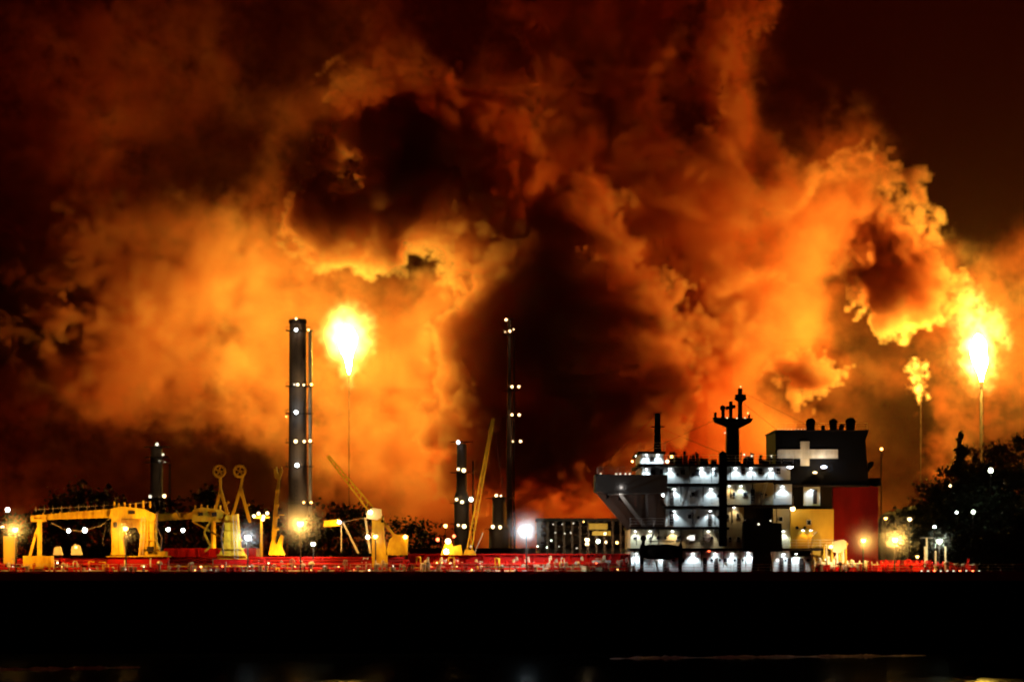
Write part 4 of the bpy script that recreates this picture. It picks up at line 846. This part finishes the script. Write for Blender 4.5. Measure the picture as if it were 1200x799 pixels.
    blob(1130, 190, 90, 110, 0, .9, .6); blob(1060, 60, 170, 90, 0, .9, .6); blob(330, 45, 60, 60, 0, 1.9, .9)
    blob(780, 345, 30, 32, 0, 3.6, .6); blob(890, 300, 34, 22, -20, 4.0, .6); blob(742, 288, 26, 34, 0, 4.6, .8); blob(690, 215, 45, 24, 0, 4.6, .8)
    blob(560, 250, 60, 60, 0, 4.0, .8); blob(680, 400, 90, 90, 0, 4.5, .8)
    blob(800, 148, 40, 38, 0, 1.9, .7); blob(378, 195, 40, 46, 0, 1.8, .8); blob(545, 45, 48, 66, 0, 1.3, .8); blob(915, 135, 36, 64, -20, 1.6, .8); blob(880, 205, 22, 34, 0, 3.2, .9); blob(255, 190, 50, 44, 0, 2.0, .9)
    blob(925, 455, 40, 26, 10, 2.4, .8); blob(1010, 475, 46, 28, 0, 2.8, .8); blob(1078, 510, 36, 56, 0, 1.8, .8); blob(985, 565, 80, 40, 0, 2.0, .9); blob(610, 145, 28, 24, 0, 2.8, .9)
    line([(868, 62), (866, 45), (884, 36), (892, 22), (893, -10)], 5.5, 5.0)
    line([(846, 60), (838, 100), (858, 150), (850, 190)], 16, 5.6)
    line([(1115, 560), (1117, 520), (1112, 480)], 12, 6.2)
    line([(1060, 300), (1090, 312), (1118, 335), (1140, 372)], 18, 8.8)
    line([(400, 120), (470, 135), (520, 140)], 18, 6.2); line([(440, 60), (480, 95), (520, 125)], 20, 5.4)
    line([(598, 285), (640, 256), (692, 252), (714, 290), (699, 332), (708, 350), (745, 334), (766, 366), (762, 412), (778, 440)], 20, 7.0)
    line([(545, 142), (590, 158), (612, 180), (618, 230), (604, 280)], 16, 6.6); line([(640, 100), (668, 140), (650, 180)], 22, 5.6)
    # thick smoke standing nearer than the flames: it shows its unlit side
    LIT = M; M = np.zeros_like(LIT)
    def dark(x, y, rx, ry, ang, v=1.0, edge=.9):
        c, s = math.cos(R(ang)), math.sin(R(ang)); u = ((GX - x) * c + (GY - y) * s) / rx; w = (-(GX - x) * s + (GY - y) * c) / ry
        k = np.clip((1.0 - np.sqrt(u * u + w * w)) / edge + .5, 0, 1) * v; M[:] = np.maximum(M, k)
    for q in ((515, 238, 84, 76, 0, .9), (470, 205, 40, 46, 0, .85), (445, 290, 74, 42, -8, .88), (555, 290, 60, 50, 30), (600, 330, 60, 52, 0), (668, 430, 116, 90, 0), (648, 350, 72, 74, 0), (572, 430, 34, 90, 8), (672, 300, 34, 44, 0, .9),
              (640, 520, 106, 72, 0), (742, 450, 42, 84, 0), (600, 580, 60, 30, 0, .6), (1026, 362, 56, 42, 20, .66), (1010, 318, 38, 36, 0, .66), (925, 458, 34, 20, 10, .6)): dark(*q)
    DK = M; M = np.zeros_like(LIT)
    # bright rims: dense smoke added at flame depth to catch their light
    line([(598, 285), (640, 256), (692, 252), (714, 290), (699, 332), (708, 350), (745, 334), (766, 366), (762, 412), (778, 440)], 17, 1.0, 1.0)
    line([(545, 142), (590, 158), (612, 180), (618, 230), (604, 280)], 14, .95, 1.0); line([(638, 98), (668, 138), (650, 182)], 16, .9, 1.0)
    line([(925, 262), (960, 228), (1002, 206), (1040, 236), (1062, 292)], 14, .85, 1.0); line([(846, 60), (838, 100), (858, 150)], 11, .85, 1.0)
    line([(868, 62), (866, 45), (884, 36), (892, 22), (893, -10)], 8, 1.0, 1.0); line([(400, 125), (450, 128), (520, 142)], 13, .85, 1.0); line([(820, 330), (850, 345), (900, 335), (935, 350)], 12, .8, 1.0)
    RIM = M; M = LIT
    # shaped noise, by filtering white noise
    g = np.random.default_rng(11)
    dx, dy, dz = (X1 - X0) / (nx - 1), (Y1 - Y0) / (ny - 1), (Z1 - Z0) / (nz - 1)
    kx = np.fft.fftfreq(nx, dx)[:, None, None]; ky = np.fft.fftfreq(ny, dy)[None, :, None]; kz = np.fft.rfftfreq(nz, dz)[None, None, :]
    K = np.sqrt(kx * kx + ky * ky + kz * kz).astype(np.float32)
    def noise(lmax, p, lmin=0.0):
        F = np.fft.rfftn(g.standard_normal((nx, ny, nz)).astype(np.float32))
        amp = (K * K + (1 / lmax) ** 2) ** (-p / 2)
        if lmin: amp = amp * np.exp(-(K * lmin) ** 2)
        n = np.fft.irfftn(F * amp, s=(nx, ny, nz)).astype(np.float32)
        return n / n.std()
    xs = np.linspace(X0, X1, nx, dtype=np.float32); ys = np.linspace(Y0, Y1, ny, dtype=np.float32); zs = np.linspace(Z0, Z1, nz, dtype=np.float32)
    w1 = noise(20, 2.7); w2 = noise(20, 2.7); w3 = noise(40, 2.9, 2)
    n1 = np.abs(noise(34, 3.1, 1.5)); n2 = np.abs(noise(16, 2.75, .3)); n3 = np.abs(noise(6.5, 2.45, .2))
    px = 600 + (xs[:, None, None] + 2.3 * w1) / .25; py = 657 - (zs[None, None, :] - 12 + 2.3 * w2) / .25
    u = np.clip((px + ext) / st, 0, len(gx) - 1.01); v = np.clip((py + ext) / st, 0, len(gy) - 1.01)
    iu = u.astype(np.int32); iv = v.astype(np.int32); fu = u - iu; fv = v - iv
    def look(A): return (A[iv, iu] * (1 - fu) + A[iv, iu + 1] * fu) * (1 - fv) + (A[iv + 1, iu] * (1 - fu) + A[iv + 1, iu + 1] * fu) * fv
    m = look(M); dk = look(DK); rm = look(RIM)
    del u, v, iu, iv, fu, fv, px, py
    lin = np.clip(m / 10 - .06, 0, 1.2) ** 2.4 * .85
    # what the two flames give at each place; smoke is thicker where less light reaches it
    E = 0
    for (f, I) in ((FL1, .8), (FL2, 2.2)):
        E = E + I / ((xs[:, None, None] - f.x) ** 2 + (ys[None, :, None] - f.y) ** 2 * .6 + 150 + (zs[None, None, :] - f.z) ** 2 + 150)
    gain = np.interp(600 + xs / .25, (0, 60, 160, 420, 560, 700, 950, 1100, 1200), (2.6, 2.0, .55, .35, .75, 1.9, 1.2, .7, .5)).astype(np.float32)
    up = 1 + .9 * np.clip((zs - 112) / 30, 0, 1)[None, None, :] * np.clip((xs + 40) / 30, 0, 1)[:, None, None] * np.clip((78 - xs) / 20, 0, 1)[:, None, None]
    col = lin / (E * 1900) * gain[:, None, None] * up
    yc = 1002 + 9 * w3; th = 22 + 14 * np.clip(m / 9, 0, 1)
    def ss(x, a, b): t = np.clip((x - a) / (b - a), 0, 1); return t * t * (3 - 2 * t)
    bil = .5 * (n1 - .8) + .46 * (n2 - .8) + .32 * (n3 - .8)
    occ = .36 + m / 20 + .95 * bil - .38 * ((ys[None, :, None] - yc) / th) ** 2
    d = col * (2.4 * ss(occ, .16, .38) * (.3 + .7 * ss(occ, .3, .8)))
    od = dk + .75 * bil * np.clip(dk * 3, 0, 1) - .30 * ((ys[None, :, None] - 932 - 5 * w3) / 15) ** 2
    for f in (FL1, FL2):                                   # smoke thinned close to the flames to hold its brightness down
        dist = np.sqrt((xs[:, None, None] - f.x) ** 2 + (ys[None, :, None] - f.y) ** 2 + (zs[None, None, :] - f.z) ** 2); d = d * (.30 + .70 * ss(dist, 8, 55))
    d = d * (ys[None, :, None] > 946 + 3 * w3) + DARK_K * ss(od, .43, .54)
    d = np.maximum(d, RIM_K * ss(rm + .8 * bil * np.clip(rm * 3, 0, 1) - .35 * ((ys[None, :, None] - 957 - 4 * w3) / 9) ** 2, .38, .62))
    for f, rr in ((FL1, 48), (FL2, 62)):
        dist = np.sqrt((xs[:, None, None] - f.x) ** 2 + (ys[None, :, None] - f.y) ** 2 + (zs[None, None, :] - f.z) ** 2); d = d * (.16 + .84 * ss(dist, 8, rr))
    ed = np.minimum.reduce([np.minimum(xs - X0, X1 - xs)[:, None, None] / 10 + 0 * d, np.minimum(ys - Y0, Y1 - ys)[None, :, None] / 8 + 0 * d])
    d = (d * np.clip(ed, 0, 1)).astype(np.float32)
    d = np.maximum(d, .001); d[:, :, 0] = 0; d[:, :, -1] = 0
    return smoke_volume('smoke_cloud', d, (X0, Y0, Z0), (X1, Y1, Z1), SMOKE_K, SMOKE_SC, SMOKE_AB, 'billowing smoke lit orange by the two gas flares, filling the night sky', air=REDDEN_K)

def soft_noise(n, step, p=1.4, l0=.1, seed=5):
    g = np.random.default_rng(seed)
    kk = [np.fft.fftfreq(n[0], step)[:, None, None], np.fft.fftfreq(n[1], step)[None, :, None], np.fft.rfftfreq(n[2], step)[None, None, :]]
    K = np.sqrt(sum(a * a for a in kk)); f = np.fft.irfftn(np.fft.rfftn(g.standard_normal(n)) * (K * K + l0 * l0) ** -p, s=n)
    return (f / f.std()).astype(np.float32)
def lamp_halos():  # made-up mist, there only to catch each lamp's light as a halo
    """balls of thin mist added round the deck floodlights to give them halos"""
    lo, hi = (-64, 397.5, DZ - .5), (58, 413, DZ + 11); n = (306, 40, 30)
    q = [np.linspace(a, b, c, dtype=np.float32) for a, b, c in zip(lo, hi, n)]
    f = soft_noise(n, .4)
    d = np.zeros(n, np.float32)
    for px, py, Y, amp, r in ((18, 620, 401, 1, 1.0), (147, 619, 400.7, .8, .9), (290, 629, 401.8, .7, .9), (352, 613, 401, 1, 1.3), (440, 628, 401, .6, .9), (617, 621, 401.8, .8, 1.1), (1012, 633, 402.4, 1, 1.0), (1049, 632, 401.4, 1.0, 1.3), (1101, 634, 405.4, .7, .8)):
        c = P(px, py, Y); d2 = (q[0][:, None, None] - c.x) ** 2 + (q[1][None, :, None] - c.y) ** 2 + (q[2][None, None, :] - c.z) ** 2
        d += amp * np.exp(-d2 / (r * r * 1.6))
    d = d * np.clip(1 + .3 * f, .2, 2)
    d[:, :, 0] = 0; d[:, :, -1] = 0; d[0] = 0; d[-1] = 0; d[:, 0] = 0; d[:, -1] = 0
    d[d < .01] = 0
    return smoke_volume('lamp_halo_mist', d, lo, hi, DECK_K, (.9, .9, .9, 1), (.85, .85, .85, 1), 'thin mist added round the deck floodlights to make their glow', step=.25)
def fire_volume(parent, lo, hi, n, lumps, K_, col, seed, rough=.8):
    """burning gas and the halo put round it: emission that thins out unevenly"""
    q = [np.linspace(a, b, c, dtype=np.float32) for a, b, c in zip(lo, hi, n)]; st = (hi[0] - lo[0]) / n[0]
    f = soft_noise(n, st, 1.25, .22, seed); w = [soft_noise(n, st, 1.4, .2, seed + 1 + i) for i in range(2)]
    X = q[0][:, None, None] + .8 * w[0]; Z = q[2][None, None, :] + .8 * w[1]; Yv = q[1][None, :, None]
    d = np.zeros(n, np.float32)
    for c, rx, rz, amp in lumps: d = np.maximum(d, amp * np.exp(-(((X - c.x) / rx) ** 2 + ((Yv - c.y) / rx) ** 2 + ((Z - c.z) / rz) ** 2) * 1.2))
    d = np.clip(d * (1 + rough * f) - .06, 0, None)
    for a in range(3):
        sl = [slice(None)] * 3
        for e in (0, -1): sl[a] = e; d[tuple(sl)] = 0
    o = smoke_volume('flame_glow', d.astype(np.float32), lo, hi, K_, (1, 1, 1, 1), (1, 1, 1, 1), '', fire=col, parent=parent, step=.25)
    o['kind'] = 'stuff'; return o
def fires():
    a = FL1; u = a.y / FPX
    fire_volume(f1, (a.x - 17, a.y - 14, a.z - 17), (a.x + 17, a.y + 10, a.z + 15), (64, 46, 60), [(a + Vector((0, 0, 1)), 6.0, 6.4, .3), (P(406, 393, a.y), 4.4, 5.2, 12), (P(408.5, 422, a.y), 1.8, 4.5, 8)], .3, (1, .95, .2), 1, .12)  # the widest lump is emission put in as the flame's halo
    a = FL2
    L = [(a, 7.5, 8.5, .6), (P(1148, 412, a.y), 3.6, 6.5, 20), (P(1150, 436, a.y), 1.6, 4, 9)] + [(P(x, y, a.y - 1), r, r * 1.15, m) for x, y, r, m in ((1139, 380, 4.0, 4.2), (1162, 386, 3.4, 4), (1148, 374, 3.4, 4.2), (1133, 360, 2.8, 3.6), (1172, 398, 2.4, 3.2), (1141, 348, 2.4, 3.0), (1160, 366, 2.0, 3.0), (1127, 347, 2.0, 2.6), (1134, 334, 1.8, 2.2), (1150, 356, 1.6, 2.4))]
    fire_volume(f2, (a.x - 14, a.y - 10, a.z - 14), (a.x + 14, a.y + 9, a.z + 24), (70, 48, 95), L, .17, (1, .85, .16), 7, .75)
    b = P(1077, 450, 984)
    L = [(P(x, y, 984), r, r * 1.5, m) for x, y, r, m in ((1079, 464, 1.3, 1), (1077, 452, 1.8, 1), (1078, 441, 1.6, 1), (1073, 434, 1.3, .8), (1081, 431, 1.1, .8), (1080, 457, 1.2, 1))]
    fire_volume(f3, (b.x - 5, 978, b.z - 7), (b.x + 5, 990, b.z + 8), (40, 46, 60), L, 2.6, (1, .9, .12), 12, .5)
smoke_cloud()
lamp_halos(); fires()
